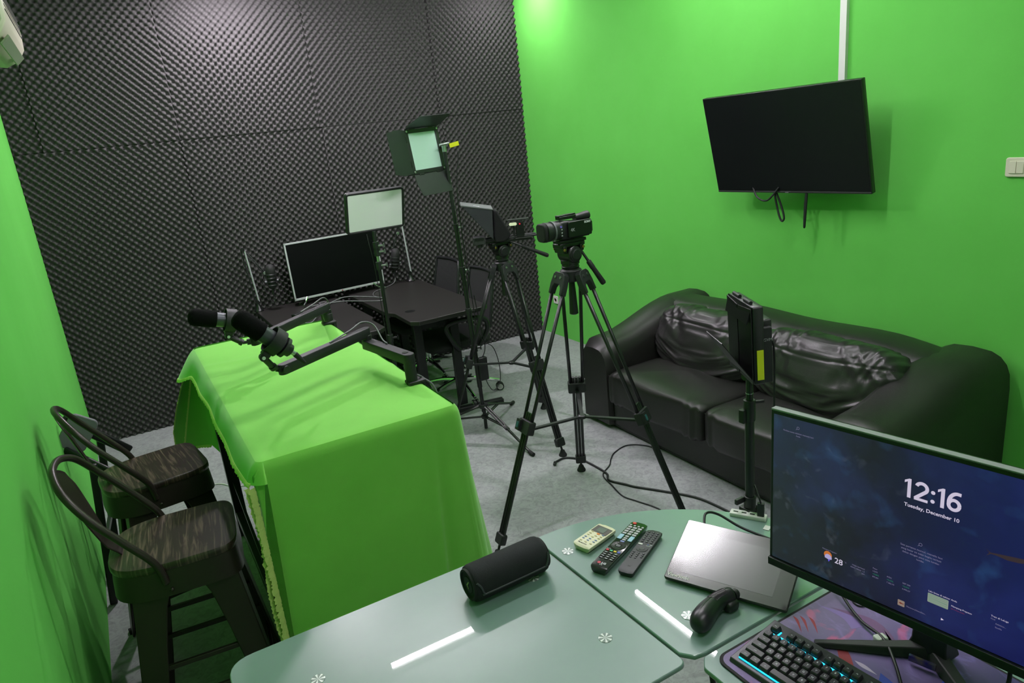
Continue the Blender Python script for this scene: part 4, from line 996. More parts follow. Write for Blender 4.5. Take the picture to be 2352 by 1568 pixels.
bm = NB(); box(bm, (1.815, 3.60, 1.285), (.07, .06, .045)); lathe(bm, (1.815, 3.60, 1.262), (0, 0, -1), [(0, .015), (.02, .014)], 14); obj('control_box', bm, DGREY, t, world=True, bev=.004)
bm = NB(); box(bm, (1.815, 3.569, 1.295), (.05, .003, .014)); obj('control_display', bm, BLK2, t, world=True)
bm = NB(); box(bm, (2.055, 3.62, 1.325), (.045, .05, .085)); obj('camera_block', bm, BLK2, t, world=True, bev=.003)
bm = NB(); rod(bm, (2.02, 3.61, 1.27), (2.02, 3.61, 1.36), .006); obj('upright', bm, GRAPH, t, world=True)
bm = NB(); bar(bm, (1.985, 3.62, 1.378), (2.11, 3.62, 1.378), .05, .006); obj('top_plate', bm, BLKM, t, world=True)
bm = NB(); prism(bm, rr(.045, .017, .008), 0, .004, mtx((2.015, 3.589, 1.358), R=axes((1, 0, 0), (0, 0, 1), (0, -1, 0)))); obj('level_display', bm, mat('pale_display', 'e4e8c8', .4, emit='e4e8c8', estr=.25), t, world=True)
bm = NB(); lathe(bm, (2.055, 3.594, 1.355), (0, -1, 0), [(0, .004), (.002, .004)], 10); obj('record_lamp', bm, mat('red_lamp', 'c01830', .3, emit='e02040', estr=.8), t, world=True)

t.matrix_basis = Matrix.Translation((1.93, 3.645, -.03)) @ Matrix.Rotation(math.radians(-25), 4, 'Z') @ Matrix.Translation((-1.93, -3.645, 0)) @ t.matrix_basis

# ================================================================ GLASS DESK
t = gd = thing('glass_desk', 'L-shaped pale green glass corner desk in the foreground', 'desk', (.85, .93, 0))
GT, GB = .75, .738
def slab(outline, name='glass_panel'):
    bm = NB(); prism(bm, outline, GB, GT, edge=.0025); return obj(name, bm, GLASSD, t, world=True, smooth=40)
def roundpoly(pts, rad, n=6):
    out = []; m = len(pts)
    for i in range(m):
        p = Vector(pts[i]); a = Vector(pts[i - 1]); b_ = Vector(pts[(i + 1) % m]); r_ = rad[i]
        if r_ <= 0: out.append((p.x, p.y)); continue
        u = (a - p).normalized(); v = (b_ - p).normalized()
        q0 = p + u * r_; q1 = p + v * r_
        for k in range(n + 1):
            f = k / n; w = q0.lerp(p, f).lerp(p.lerp(q1, f), f); out.append((w.x, w.y))
    return out
left = roundpoly([(0, .93, 0), (.833, .935, 0), (.815, 1.545, 0), (0, 1.545, 0)], [.03, .02, .01, .06])
slab(left)
arc = [(.853 + .605 * math.cos(a), .93 + .605 * math.sin(a)) for a in [PI / 2 + .05 - (PI / 2 + .05) * i / 30 for i in range(31)]]
slab(list(reversed([(.838, .965)] + [(.824, 1.533)] + arc + [(1.455, .935), (.885, .935), (.858, .94)])))
slab(roundpoly([(.85, -.45, 0), (1.458, -.45, 0), (1.458, .928, 0), (.872, .928, 0), (.85, .905, 0)], [.05, .05, .005, .005, .005]))
for x, y in ((.165, 1.364), (.741, 1.096), (.863, 1.425), (.936, 1.043), (.727, 1.382), (.10, 1.03)):
    bm = NB(); lathe(bm, (0, 0, 0), (0, 0, 1), [(0, .0155), (.0009, .0155), (.0012, .0145)], 32)
    o = obj('metal_disc', bm, DISC, t); o.location = Vector((x, y, GT + .0001)) - Vector((.85, .93, 0))
STL = mat('desk_leg_steel', '8a8e8e', .35, .9)
for x, y in ((.165, 1.364), (.741, 1.096), (.10, 1.03), (1.2, 1.2), (1.38, .3), (.95, .3)):
    bm = NB(); rod(bm, (x, y, 0), (x, y, GB - .012), .022, n=16); lathe(bm, (x, y, GB - .014), (0, 0, 1), [(0, .03), (.013, .03)], 20); lathe(bm, (x, y, 0), (0, 0, 1), [(0, .035), (.008, .035)], 20); obj('leg', bm, STL, t, world=True)
cable('desk_drop_cable', 'black cables hanging in the gap below the glass desk corner', [(.865, .90, .735), (.862, .885, .65), (.85, .86, .45), (.84, .84, .1), (.84, .84, .005)], .006)

# speaker
t = thing('bluetooth_speaker', 'black cylindrical fabric speaker on the glass desk', 'speaker', (.663, 1.402, GT), math.radians(1.5))
R_ = .0455; cz = R_ + .001; HL = .106
def spsec(x, k, lob=0.0):
    o = []
    for i in range(40):
        a = 2 * PI * i / 40; c, s = math.cos(a), math.sin(a)
        o.append((x, R_ * k * math.copysign(abs(c) ** .92, c), cz + R_ * k * math.copysign(abs(s) ** .92, s)))
    return o
FAB = mat('speaker_fabric', '232427', .85, bump=(900, .6, .0015), spec=.3)
bm = NB(); loft(bm, [spsec(-HL, .86), spsec(-HL + .004, .955), spsec(-HL + .012, 1), spsec(HL - .012, 1), spsec(HL - .004, .955), spsec(HL, .86)]); obj('fabric_shell', bm, FAB, t, smooth=60)
for s in (-1, 1):
    bm = NB(); lathe(bm, (s * (HL - .002), 0, cz), (s, 0, 0), [(0, .041), (.006, .039), (.006, .034), (.001, .031), (.0015, .022), (.004, .02), (.004, .001)], 36); e_ = obj('end_radiator', bm, RUB, t, smooth=40)
    bm = NB(); mm_ = mtx((s * (HL + .0026), 0, cz), R=axes((0, -s, 0), (0, 0, 1), (s, 0, 0)))
    o_ = [(-.008, .011), (-.005, .012), (.007, -.002), (-.001, -.011), (-.003, -.011), (.002, -.002)]
    prism(bm, o_, 0, .0008, mm_); obj('arrow_mark', bm, mat('olive_mark', '8f9a4a', .5), e_)
a = math.radians(-128)
pts = [(x, (R_ + .0006) * math.cos(a0), cz + (R_ + .0006) * math.sin(a0)) for x, a0 in [(-HL + .004, math.radians(150)), (-HL + .012, math.radians(165)), (-HL + .018, math.radians(188)), (-HL + .03, math.radians(194)), (HL - .03, math.radians(194)), (HL - .015, math.radians(188)), (HL - .008, math.radians(170)), (HL - .003, math.radians(150))]]
bm = NB(); tube(bm, smoothpath(pts, 6), .0028, 8); obj('rubber_rail', bm, mat('rail_rubber', '3a3c40', .4), t, smooth=60)
for x in (-.06, .06):
    bm = NB(); box(bm, (x, 0, .0015), (.03, .03, .003)); obj('foot', bm, RUB, t)

# remotes: local +y is towards the top end of the remote
def remote(name, label, bl, tl, W, H_, m, top_r=.3):
    bl = Vector((bl[0], bl[1], 0)); tl = Vector((tl[0], tl[1], 0)); y = (tl - bl); L = y.length; y.normalize(); x = y.cross(Vector((0, 0, 1)))
    t = thing(name, label, 'remote control', (bl.x, bl.y, GT), R=axes(x, y, (0, 0, 1)))
    bm = NB(); secs = []
    for f, kw, kh in ((0, .90, .80), (.012, .97, .92), (.04, 1, 1), (.5, 1, 1), (.95, 1, 1), (.985, .96, .93), (1, .86, .8)):
        w = W * kw; h = H_ * kh; yy = L * f
        secs.append([(-w / 2, yy, h), (-w / 2 - .0, yy, h * .85), (-w / 2 * .93, yy, h * .4), (-w / 2 * .7, yy, .0005), (w / 2 * .7, yy, .0005), (w / 2 * .93, yy, h * .4), (w / 2, yy, h * .85), (w / 2, yy, h), (w * .25, yy + (.004 * (f - .5) * 2 if f in (0, 1) else 0), h + .0006), (-w * .25, yy + (.004 * (f - .5) * 2 if f in (0, 1) else 0), h + .0006)])
    loft(bm, secs); obj('case', bm, m, t, smooth=35, bev=.001)
    return t, L
def button(t, x, y, w, h, z, m, r=None, hh=.0016, name='button'):
    bm = NB(); r = min(w, h) * .3 if r is None else r; prism(bm, rr(w, h, r, 3), z - .0004, z + hh, Matrix.Translation((x, y, 0)), edge=.0004); return obj(name, bm, m, t)
def upm(x, y, z): return Matrix.Translation((x, y, z))
# air conditioner remote
t, L = remote('ac_remote', 'cream air conditioner remote with small display on the glass desk', (.893, 1.403), (1.005, 1.432), .058, .018, mat('cream_case', 'e4dfc0', .4))
zt = .0185
bm = NB(); box(bm, (0, L * .76, zt + .0003), (.05, .032, .001)); obj('display_surround', bm, mat('lcd_surround', '4a4640', .4), t)
bm = NB(); box(bm, (0, L * .76, zt + .001), (.026, .022, .0008)); obj('lcd', bm, mat('lcd_grey', '6f7a72', .25), t)
button(t, .004, L * .585, .010, .0055, zt, mat('orange_button', 'e88a3a', .45), .0025)
BB = mat('blue_button', '6f86b4', .45); YB_ = mat('beige_button', 'c9bd92', .5)
for i, (x, y, m) in enumerate([(-.017, .6, YB_), (-.017, .52, YB_), (-.017, .44, YB_), (-.017, .34, BB), (-.017, .26, BB), (.019, .6, BB), (.019, .52, YB_), (.019, .44, YB_), (.004, .49, YB_), (.0, .41, YB_), (.018, .34, BB), (.018, .26, BB), (0, .32, BB), (0, .24, BB), (-.017, .16, YB_), (0, .16, YB_), (.017, .16, YB_)]):
    button(t, x, L * y, .007, .0035, zt, m, .0012)
text('lettering', 'Panasonic', .0075, DGREY, t, upm(-.004, L * .085, zt + .0004), ext=.0002)
# tv remote with coloured buttons
t, L = remote('tv_remote', 'glossy black television remote with grey and coloured buttons', (.868, 1.293), (1.083, 1.387), .048, .020, mat('gloss_black', '101114', .12, coat=.5))
zt = .0205; GB_ = mat('grey_button', 'b4b4b6', .5); RB = mat('red_button', 'd8342c', .4); LB = mat('sky_button', '9cc4dc', .45)
button(t, -.012, L * .955, .011, .009, zt, RB, .0044)
for k in range(4): button(t, -.0175 + k * .0118, L * .905, .0068, .0068, zt, GB_, .0033)
for i in range(4):
    for j in range(3): button(t, -.0145 + j * .0145, L * (.86 - i * .047), .0115, .0075, zt, GB_, .001)
for s in (-1, 1): button(t, s * .0155, L * .635, .012, .024, zt, LB, .002)
for y, m in ((.665, GB_), (.625, GB_), (.588, GB_)): button(t, 0, L * y, .011, .006, zt, m, .002)
button(t, 0, L * .55, .012, .005, zt, mat('lilac_button', '8f94d4', .4), .001)
bm = NB(); n = 28; lathe(bm, (0, L * .455, zt), (0, 0, 1), [(0, .0195), (.0014, .0185), (.001, .0095), (.0002, .0085)], n); obj('direction_pad', bm, mat('pad_black', '0a0b0d', .2), t)
button(t, 0, L * .455, .012, .009, zt, MGREY, .002)
for s, w in (('BACK', -.016), ('EXIT', .016)): text('lettering', s, .0045, LEG_T, t, upm(w, L * .365, zt + .0004), ext=.0002)
for k, c in enumerate(('d83848', '3fae7c', 'e6c52c', '5560c4')): button(t, -.0165 + k * .011, L * .335, .0082, .006, zt, mat('colour_button_' + c, c, .4), .002)
for i in range(4):
    for j in range(3): 
        o = button(t, -.0145 + j * .0145, L * (.285 - i * .037), .0115, .0052, zt, BLK, .001); 
        if i < 4: 
            bm = NB(); box(bm, (-.0145 + j * .0145, L * (.285 - i * .037), zt + .0018), (.006, .0014, .0003)); obj('symbol', bm, LEG_T, o)
bm = NB(); lathe(bm, (-.0085, L * .085, zt + .0002), (0, 0, 1), [(0, .0048), (.0004, .0048)], 20); obj('round_emblem', bm, mat('emblem_red', 'c0304a', .4), t)
text('lettering', 'LG', .0105, LEG_T, t, upm(.005, L * .085, zt + .0004), bold=.0003, ext=.0002)
text('lettering', 'TV', .007, LEG_T, t, upm(.0, L * .052, zt + .0004), ext=.0002)
# slim remote
t, L = remote('slim_remote', 'matte dark grey slim remote with round dial on the glass desk', (.915, 1.243), (1.093, 1.336), .043, .016, mat('matte_black_case', '2b2d30', .5))
zt = .0165; KB = mat('dark_button', '1c1e20', .45)
for i in range(6):
    for j in range(3):
        o = button(t, -.0125 + j * .0125, L * (.93 - i * .048), .0066, .0052, zt, KB, .0024)
        bm = NB(); box(bm, (-.0125 + j * .0125, L * (.93 - i * .048), zt + .0018), (.002, .0014, .0003)); obj('symbol', bm, GREYP, o)
bm = NB(); prism(bm, rr(.013, .006, .003), zt, zt + .0012, upm(-.012, L * .625, 0)); obj('white_button', bm, WHT, t)
for k, (x, w) in enumerate(((.008, .004), (.016, .006))):
    bm = NB(); box(bm, (x, L * .64, zt + .0005), (w, .0016, .0004)); obj('print_mark', bm, mat('blue_mark', '6a86e0', .5) if k == 0 else LEG_T, t)
text('lettering', 'NETFLIX', .0042, LEG_T, t, upm(.012, L * .61, zt + .0004), ext=.0002)
bm = NB(); lathe(bm, (0, L * .53, zt), (0, 0, 1), [(0, .0155), (.001, .015), (.0004, .0072), (.001, .0068), (.0012, .001)], 30); obj('dial', bm, KB, t)
for i in range(4):
    for j in range(3):
        if i == 3 and j == 2: continue
        o = button(t, -.013 + j * .013, L * (.425 - i * .04), .0062, .005, zt, KB, .0022)
        bm = NB(); box(bm, (-.013 + j * .013, L * (.425 - i * .04), zt + .0018), (.0022, .0012, .0003)); obj('symbol', bm, GREYP, o)
text('lettering', 'mi', .009, BLK2, t, upm(0, L * .12, zt + .0004), ext=.0002)

# pen display tablet
s_ = .834
c_ = Vector((1.339 * s_, 1.292 * s_, 1.855 + (.581 - 1.85) * s_))
RX = Vector((.428, -.904, .010)).normalized(); RY = Vector((.841, .402, .362)); RY = (RY - RX * RY.dot(RX)).normalized(); RZ = RX.cross(RY)
t = thing('pen_display', 'dark pen display tablet propped up on the glass desk', 'tablet', tuple(c_), R=axes(RX, RY, RZ))
TW, TH = .292, .1835
bm = NB(); prism(bm, rr(TW, TH, .006, 3), -.009, 0, edge=.0015); obj('body', bm, DGREY, t)
TABG = mat('tablet_glass', '222024', .17, coat=1.0, crough=.16, spec=.9)
for _m in (TABG,): _m.node_tree.nodes['Principled BSDF'].inputs['Coat IOR'].default_value = 1.9
TABS = mat('tablet_screen', '3c3a40', .18, coat=1.0, crough=.18, spec=1.0)
TABS.node_tree.nodes['Principled BSDF'].inputs['Coat IOR'].default_value = 1.9
bm = NB(); prism(bm, rr(TW - .004, TH - .004, .004, 3), -.0002, .0006); gl = obj('cover_glass', bm, TABG, t)
bm = NB(); prism(bm, [(-.112, -.066), (.108, -.066), (.108, .06), (-.112, .06)], .0006, .0009); obj('screen', bm, TABS, t)
text('lettering', 'ViewSonic', .0135, WHT, t, upm(-.112, -.079, .0011), ext=.0002, bold=.0003)
for s in (-1, 1):
    q = Vector((s * .09, .07, -.009)); MW = WM[t.name]; w_ = MW @ q
    bm = NB(); bar(bm, w_, (w_.x - .012, w_.y - .006, GT + .001), .03, .005); obj('stand_leg', bm, BLK, t, world=True)
cable('tablet_cable', 'black cable arching behind the pen display', [(1.165, 1.225, .80), (1.20, 1.255, .815), (1.24, 1.25, .80), (1.275, 1.19, .77), (1.32, 1.08, .756), (1.36, .98, .755)], .0035)
bm = NB(); box(bm, (1.347, 1.178, .7512), (.022, .016, .001), Matrix.Rotation(.4, 3, 'Z')); obj('paper_tag', bm, WHT, loc=(1.347, 1.178, .7507), label='tiny white sticker on the glass behind the pen display', cat='sticker')

# handheld controller
t = thing('handheld_controller', 'black curved handheld controller lying in front of the pen display', 'controller', (.975, 1.0, GT))
path = smoothpath([(.900, .978, .772), (.930, .991, .777), (.965, 1.004, .778), (1.0, 1.013, .777), (1.026, 1.014, .775), (1.044, 1.012, .773)], 10)
rad = []; n = len(path)
for i in range(n):
    f = i / (n - 1); g0 = min(f / .2, 1); g1 = min((1 - f) / .12, 1)
    rad.append(.025 * math.sqrt(max(1 - (1 - g0) ** 2, .01)) * math.sqrt(max(1 - (1 - g1) ** 2, .18)) * (1 - .2 * ss(.2, .65, f) + .06 * ss(.65, .9, f)))
bm = NB(); tube(bm, path, rad, 28)
obj('grip', bm, mat('controller_black', '1d1d22', .34), t, world=True, smooth=80)
bm = NB()
for k in range(14):
    f = .48 + k * .022; i = int(f * (n - 1)); p = path[i]; q = path[min(i + 1, n - 1)]; pp = p.lerp(q, f * (n - 1) - i); d = (path[min(i + 2, n - 1)] - path[max(i - 2, 0)]).normalized(); s = d.cross(Vector((0, 0, 1))).normalized(); u = s.cross(d)
    r_ = rad[i] + .0003
    tube(bm, [pp + (s * math.cos(a) + u * math.sin(a)) * r_ for a in [math.radians(60 + 10 * j) for j in range(8)]], .0009, 5)
obj('thumb_ridges', bm, BLK2, t, world=True)
bm = NB(); tube(bm, [p + Vector((0, .004, 0)) + Vector((0, 0, 1)) * (r_ * .97) for p, r_ in list(zip(path, rad))[3:-3]], .0008, 5); obj('seam', bm, BLK2, t, world=True)
bm = NB(); lathe(bm, (1.046, 1.011, .775), (1, -.1, 0), [(0, .012), (.008, .012), (.012, .009)], 18); obj('end_knob', bm, BLK, t, world=True)
bm = NB(); superell(bm, (1.024, 1.002, .765), (.02, .018, .014), .7, .7, 24, 12); obj('trigger', bm, BLK, t, world=True, smooth=80)

# usb hub and clamp-on key light at the desk edge
hubc = Vector((1.352, 1.248, GT)); hd = Vector((1.383 - 1.335, 1.205 - 1.287, 0)).normalized(); hs = Vector((-hd.y, hd.x, 0))
t = thing('usb_hub', 'slim white four-port hub on the far edge of the glass desk', 'usb hub', tuple(hubc), R=axes(hd, hs, (0, 0, 1)))
bm = NB(); prism(bm, rr(.098, .026, .003, 3), 0, .011, edge=.001); obj('body', bm, WHT, t)
for k in range(4):
    bm = NB(); box(bm, (-.034 + k * .0225, .0, .0112), (.013, .005, .0008)); obj('port', bm, BLK2, t)
bm = NB(); prism(bm, rr(.018, .011, .002, 2), .011, .05, upm(.0335, 0, 0)); obj('usb_plug', bm, BLK, loc=(0, 0, 0)); pl_ = bpy.context.scene.objects['usb_plug']
pl_.matrix_basis = mtx(tuple(hubc), R=axes(hd, hs, (0, 0, 1))); tag(pl_, 'black plug standing in the end port of the white hub', 'plug')
p0 = hubc + hd * .0335 + Vector((0, 0, .05))
cable('key_light_cable', 'thin black cable rising from the plug behind the desk light', [tuple(p0), tuple(p0 + Vector((.0, .008, .02))), (1.392, 1.262, .83), (1.402, 1.262, .80), (1.412, 1.262, .78)], .0025)
t = thing('desk_key_light', 'black pole light with barn doors clamped to the glass desk edge', 'studio light', (1.378, 1.268, GT))
g = Vector((1.378, 1.266, 0))
bm = NB(); box2(bm, (1.357, 1.252, .752), (1.40, 1.288, .765)); box2(bm, (1.385, 1.252, .70), (1.40, 1.288, .765)); box2(bm, (1.357, 1.257, .70), (1.40, 1.283, .712)); lathe(bm, (1.367, 1.27, .712), (0, 0, 1), [(0, .008), (.024, .008)], 12); obj('clamp', bm, BLK, t, world=True, bev=.003)
bm = NB(); rod(bm, g + Vector((0, 0, .765)), g + Vector((0, 0, .80)), .017); box(bm, g + Vector((-.03, .01, .79)), (.03, .01, .016)); obj('clamp_socket', bm, BLK, t, world=True, bev=.002)
bm = NB(); rod(bm, g + Vector((0, 0, .79)), g + Vector((0, 0, 1.06)), .0125, n=18); obj('pole', bm, BLKM, t, world=True)
bm = NB(); rod(bm, g + Vector((0, 0, 1.05)), g + Vector((0, 0, 1.165)), .0095, n=18); obj('pole', bm, BLKM, t, world=True)
bm = NB(); rod(bm, g + Vector((0, 0, 1.03)), g + Vector((0, 0, 1.09)), .016, n=18); box(bm, g + Vector((.02, -.014, 1.083)), (.03, .008, .008), Matrix.Rotation(-.5, 3, 'Z')); box(bm, g + Vector((-.018, .006, 1.045)), (.016, .018, .038)); obj('pole_lock', bm, BLK, t, world=True, bev=.002)
bm = NB(); rod(bm, g + Vector((0, 0, 1.108)), g + Vector((0, 0, 1.1105)), .0101, n=18); obj('silver_band', bm, STEEL, t, world=True)
# panel: seen from its side; faces -x
cp = Vector((1.365, 1.265, 1.268)); nrm = Vector((-.90, .42, -.04)).normalized(); upv = Vector((-.06, .0, 1)); upv = (upv - nrm * upv.dot(nrm)).normalized(); sv = upv.cross(nrm)
RK = axes(sv, upv, nrm); MK = mtx(tuple(cp), R=RK)
bm = NB(); prism(bm, rr(.155, .208, .006, 3), -.016, .012, MK, edge=.002); obj('housing', bm, BLK, t, world=True)
bm = NB(); prism(bm, rr(.135, .165, .003, 2), .012, .0135, MK); obj('diffuser', bm, DIFF, t, world=True)
for sx_ in (-1, 1):
    bm = NB(); pts = [MK @ Vector(p) for p in ((sx_ * .078, -.1, .016), (sx_ * .078, .1, .016), (sx_ * .003, .094, .019), (sx_ * .003, -.094, .019))]
    loft(bm, [[p + nrm * k for p in pts] for k in (-.001, .001)]); obj('barn_door', bm, BLK2, t, world=True, smooth=20)
bm = NB(); pts = [MK @ Vector(p) for p in ((-.075, -.094, .013), (.075, -.094, .013), (.055, .015, .085), (-.055, .015, .085))]
nn = (pts[1] - pts[0]).cross(pts[2] - pts[0]).normalized(); loft(bm, [[p + nn * k for p in pts] for k in (-.001, .001)]); obj('barn_door', bm, BLK2, t, world=True, smooth=20)
bm = NB(); pts = [MK @ Vector(p) for p in ((-.075, .104, .013), (.075, .104, .013), (.07, .06, .025), (-.07, .06, .025))]
nn = (pts[1] - pts[0]).cross(pts[2] - pts[0]).normalized(); loft(bm, [[p + nn * k for p in pts] for k in (-.001, .001)]); obj('barn_door', bm, BLK2, t, world=True, smooth=20)
for k in (-.04, .03):
    bm = NB(); rod(bm, MK @ Vector((k - .02, .108, .004)), MK @ Vector((k + .02, .108, .004)), .005); obj('hinge', bm, GRAPH, t, world=True)
bm = NB(); prism(bm, rr(.11, .10, .006), -.046, -.016, MK @ upm(0, .01, 0), edge=.002); obj('electronics_box', bm, BLK, t, world=True)
bm = NB(); prism(bm, rr(.05, .15, .004), -.040, -.016, MK @ upm(.045, -.03, 0)); obj('battery_plate', bm, GRAPH, t, world=True, bev=.002)
text('lettering', 'GVM', .011, GREYP, t, WM[t.name].inverted() @ mtx(tuple(MK @ Vector((.0715, .012, -.028))), R=axes(-nrm, upv, sv)))
bm = NB(); box(bm, MK @ Vector((.079, -.05, -.004)), (.002, .08, .017), RK); obj('yellow_label', bm, YEL, t, world=True, label='yellow warning label')
bm = NB(); tube(bm, [g + Vector((0, 0, 1.16)), g + Vector((0, 0, 1.19)), MK @ Vector((0, -.05, -.03))], .009); lathe(bm, g + Vector((-.02, .0, 1.16)), (1, 0, 0), [(0, .01), (.04, .01)], 14); obj('tilt_head', bm, BLK, t, world=True)
cable('power_lead', 'thin power lead hanging behind the clamped desk light', [(1.412, 1.235, 1.26), (1.425, 1.23, 1.25), (1.43, 1.228, 1.2), (1.43, 1.228, 1.08), (1.435, 1.228, .95), (1.47, 1.2, .7), (1.5, 1.1, .3), (1.5, 1.05, .006)], .0028)

# desk mat
t = thing('desk_mat', 'large purple, red and blue printed desk mat under the monitor', 'desk mat', (1.09, .43, GT))
bm = NB(); prism(bm, rr(.415, .96, .028, 6), .0004, .004, edge=.0012); obj('rubber_base', bm, RUB, t)
bm = NB(); prism(bm, rr(.402, .947, .024, 6), .0038, .0044); obj('printed_top', bm, MATART, t)
def blade(pts0, pts1, m, z=.0047):
    bm = NB(); a = smoothpath([(p[0] - 1.09, p[1] - .43, z) for p in pts0], 6); b_ = smoothpath([(p[0] - 1.09, p[1] - .43, z) for p in pts1], 6)
    loft(bm, [a, b_], cap=False, closed=False); obj('printed_shape', bm, m, t, smooth=0)
PV = mat('print_violet', '8a72b4', .6); PR = mat('print_red', '9c3440', .6); PB = mat('print_blue', '3044b0', .6); PW = mat('print_pale', 'cbb4d8', .6)
blade([(1.185, .893), (1.21, .83), (1.20, .79)], [(1.185, .893), (1.19, .835), (1.175, .80)], PV)
blade([(1.20, .872), (1.235, .80), (1.225, .745), (1.19, .70)], [(1.20, .872), (1.215, .80), (1.20, .745), (1.165, .705)], mat('print_plum', '75507e', .6))
blade([(1.225, .76), (1.20, .72), (1.155, .69)], [(1.225, .76), (1.193, .722), (1.155, .69)], PW)
for dx_, dy_ in ((0, 0), (.012, -.014), (-.012, .008)):
    blade([(1.125 + dx_, .893 + dy_), (1.122 + dx_, .875 + dy_), (1.095 + dx_, .845 + dy_)], [(1.125 + dx_, .893 + dy_), (1.113 + dx_, .872 + dy_), (1.095 + dx_, .845 + dy_)], PR)
blade([(1.125, .80), (1.11, .76), (1.075, .72)], [(1.125, .80), (1.09, .77), (1.06, .735)], PR)
blade([(1.11, .69), (1.06, .66), (1.02, .60), (1.0, .55)], [(1.11, .69), (1.10, .64), (1.07, .58), (1.0, .55)], PB)
blade([(1.10, .74), (1.105, .72), (1.10, .69)], [(1.10, .74), (1.095, .72), (1.10, .69)], PW)
blade([(1.22, .62), (1.18, .58), (1.12, .54)], [(1.22, .62), (1.16, .60), (1.12, .54)], PB)

# keyboard
kr = Vector((.075, -.997, 0)).normalized(); ka = Vector((-kr.y, kr.x, 0))
t = kb = thing('mechanical_keyboard', 'black backlit mechanical keyboard on the printed desk mat', 'keyboard', (.9, .885, GT + .0045), R=axes(kr, ka, (0, 0, 1)))
KT = math.radians(5.5)
bm = NB()
loft(bm, [[(0, 0, 0), (0, .15, 0), (0.0, .15, .024), (0, .004, .0095)], [(.45, 0, 0), (.45, .15, 0), (.45, .15, .024), (.45, .004, .0095)]]); obj('case', bm, mat('keyboard_case', '47464a', .38, .5), t, bev=.002)
U = .01905
def kz(y): return .0095 + (y - .004) * (.0145 / .146)
kmesh = {}
def key(x, y, w, legend):
    if w not in kmesh:
        bm = NB(); W_ = w * U - .0012; D = U - .0012
        loft(bm, [[(px, py + oy, z) for px, py in rr(W_ - 2 * i, D - 2 * i, .0022, 2)] for z, i, oy in ((0, 0, 0), (.0055, .0009, 0), (.0092, .0023, .0006), (.0096, .0029, .0006))])
        bmesh.ops.recalc_face_normals(bm, faces=bm.faces); me = bpy.data.meshes.new('key'); bm.to_mesh(me); bm.free(); finish(me, 30); me.materials.append(KEYC); kmesh[w] = me
    o = bpy.data.objects.new('key', kmesh[w]); COL.objects.link(o); o.parent = t
    o.matrix_basis = Matrix.Translation((x, y, kz(y) + .0018)) @ Matrix.Rotation(KT, 4, 'X')
    if legend:
        if legend not in kmesh:
            me = text_mesh(legend, .0062 if len(legend) == 1 else .0038, ext=.0001); me.materials.clear(); me.materials.append(LEG_T); me.name = 'legend'; kmesh[legend] = me
        q = bpy.data.objects.new('legend', kmesh[legend]); COL.objects.link(q); q.parent = o; q.matrix_basis = Matrix.Translation((0, .0006, .0097))
rowsK = [
    (0, [('ctrl', 1.25), ('win', 1.25), ('alt', 1.25), ('', 6.25), ('alt', 1.25), ('fn', 1.25), ('menu', 1.25), ('ctrl', 1.25), (None, .25), ('', 1), ('', 1), ('', 1), (None, .25), ('0', 2), ('.', 1)]),
    (1, [('shift', 2.25)] + [(c, 1) for c in 'ZXCVBNM,./'] + [('shift', 2.75), (None, 1.25), ('', 1), (None, 1.25), ('1', 1), ('2', 1), ('3', 1)]),
    (2, [('caps', 1.75)] + [(c, 1) for c in "ASDFGHJKL;'"] + [('enter', 2.25), (None, 3.5), ('4', 1), ('5', 1), ('6', 1)]),
    (3, [('tab', 1.5)] + [(c, 1) for c in 'QWERTYUIOP[]'] + [('\\', 1.5), (None, .25), ('del', 1), ('end', 1), ('pgdn', 1), (None, .25), ('7', 1), ('8', 1), ('9', 1)]),
    (4, [(c, 1) for c in '`1234567890-='] + [('back', 2), (None, .25), ('ins', 1), ('home', 1), ('pgup', 1), (None, .25), ('num', 1), ('/', 1), ('*', 1)]),
    (5.35, [('esc', 1), (None, 1)] + [('F%d' % i, 1) for i in (1, 2, 3, 4)] + [(None, .5)] + [('F%d' % i, 1) for i in (5, 6, 7, 8)] + [(None, .5)] + [('F%d' % i, 1) for i in (9, 10, 11, 12)] + [(None, .25), ('', 1), ('', 1), ('', 1)])]
for ry, keys in rowsK:
    x = .012
    for lg_, w in keys:
        if lg_ is not None: key(x + w * U / 2, .014 + (ry + .5) * U, w, lg_)
        x += w * U
bm = NB(); box(bm, (.18, .0135, kz(.0135) + .002), (.33, .0018, .003)); obj('light_bar', bm, CYAN, t, label='glowing cyan strip')
for x in (.037, .0, ):
    pass
for k in range(8):
    xx = .012 + (1.02 + k * 1.02) * U * 1.1; y = .014 + 5.17 * U
    bm = NB(); box(bm, (xx + .018, y, kz(y) + .0012), (.012 if k % 3 else .02, .004, .002)); obj('backlight', bm, CYAN, t)
bm = NB(); box(bm, (.034, .014 + 5.5 * U, kz(.12) + .001), (.0025, .016, .003)); obj('backlight', bm, CYAN, t)
bm = NB(); box(bm, (.024, .014 + 5.1 * U, kz(.11) + .001), (.016, .0025, .003)); obj('backlight', bm, CYAN, t)

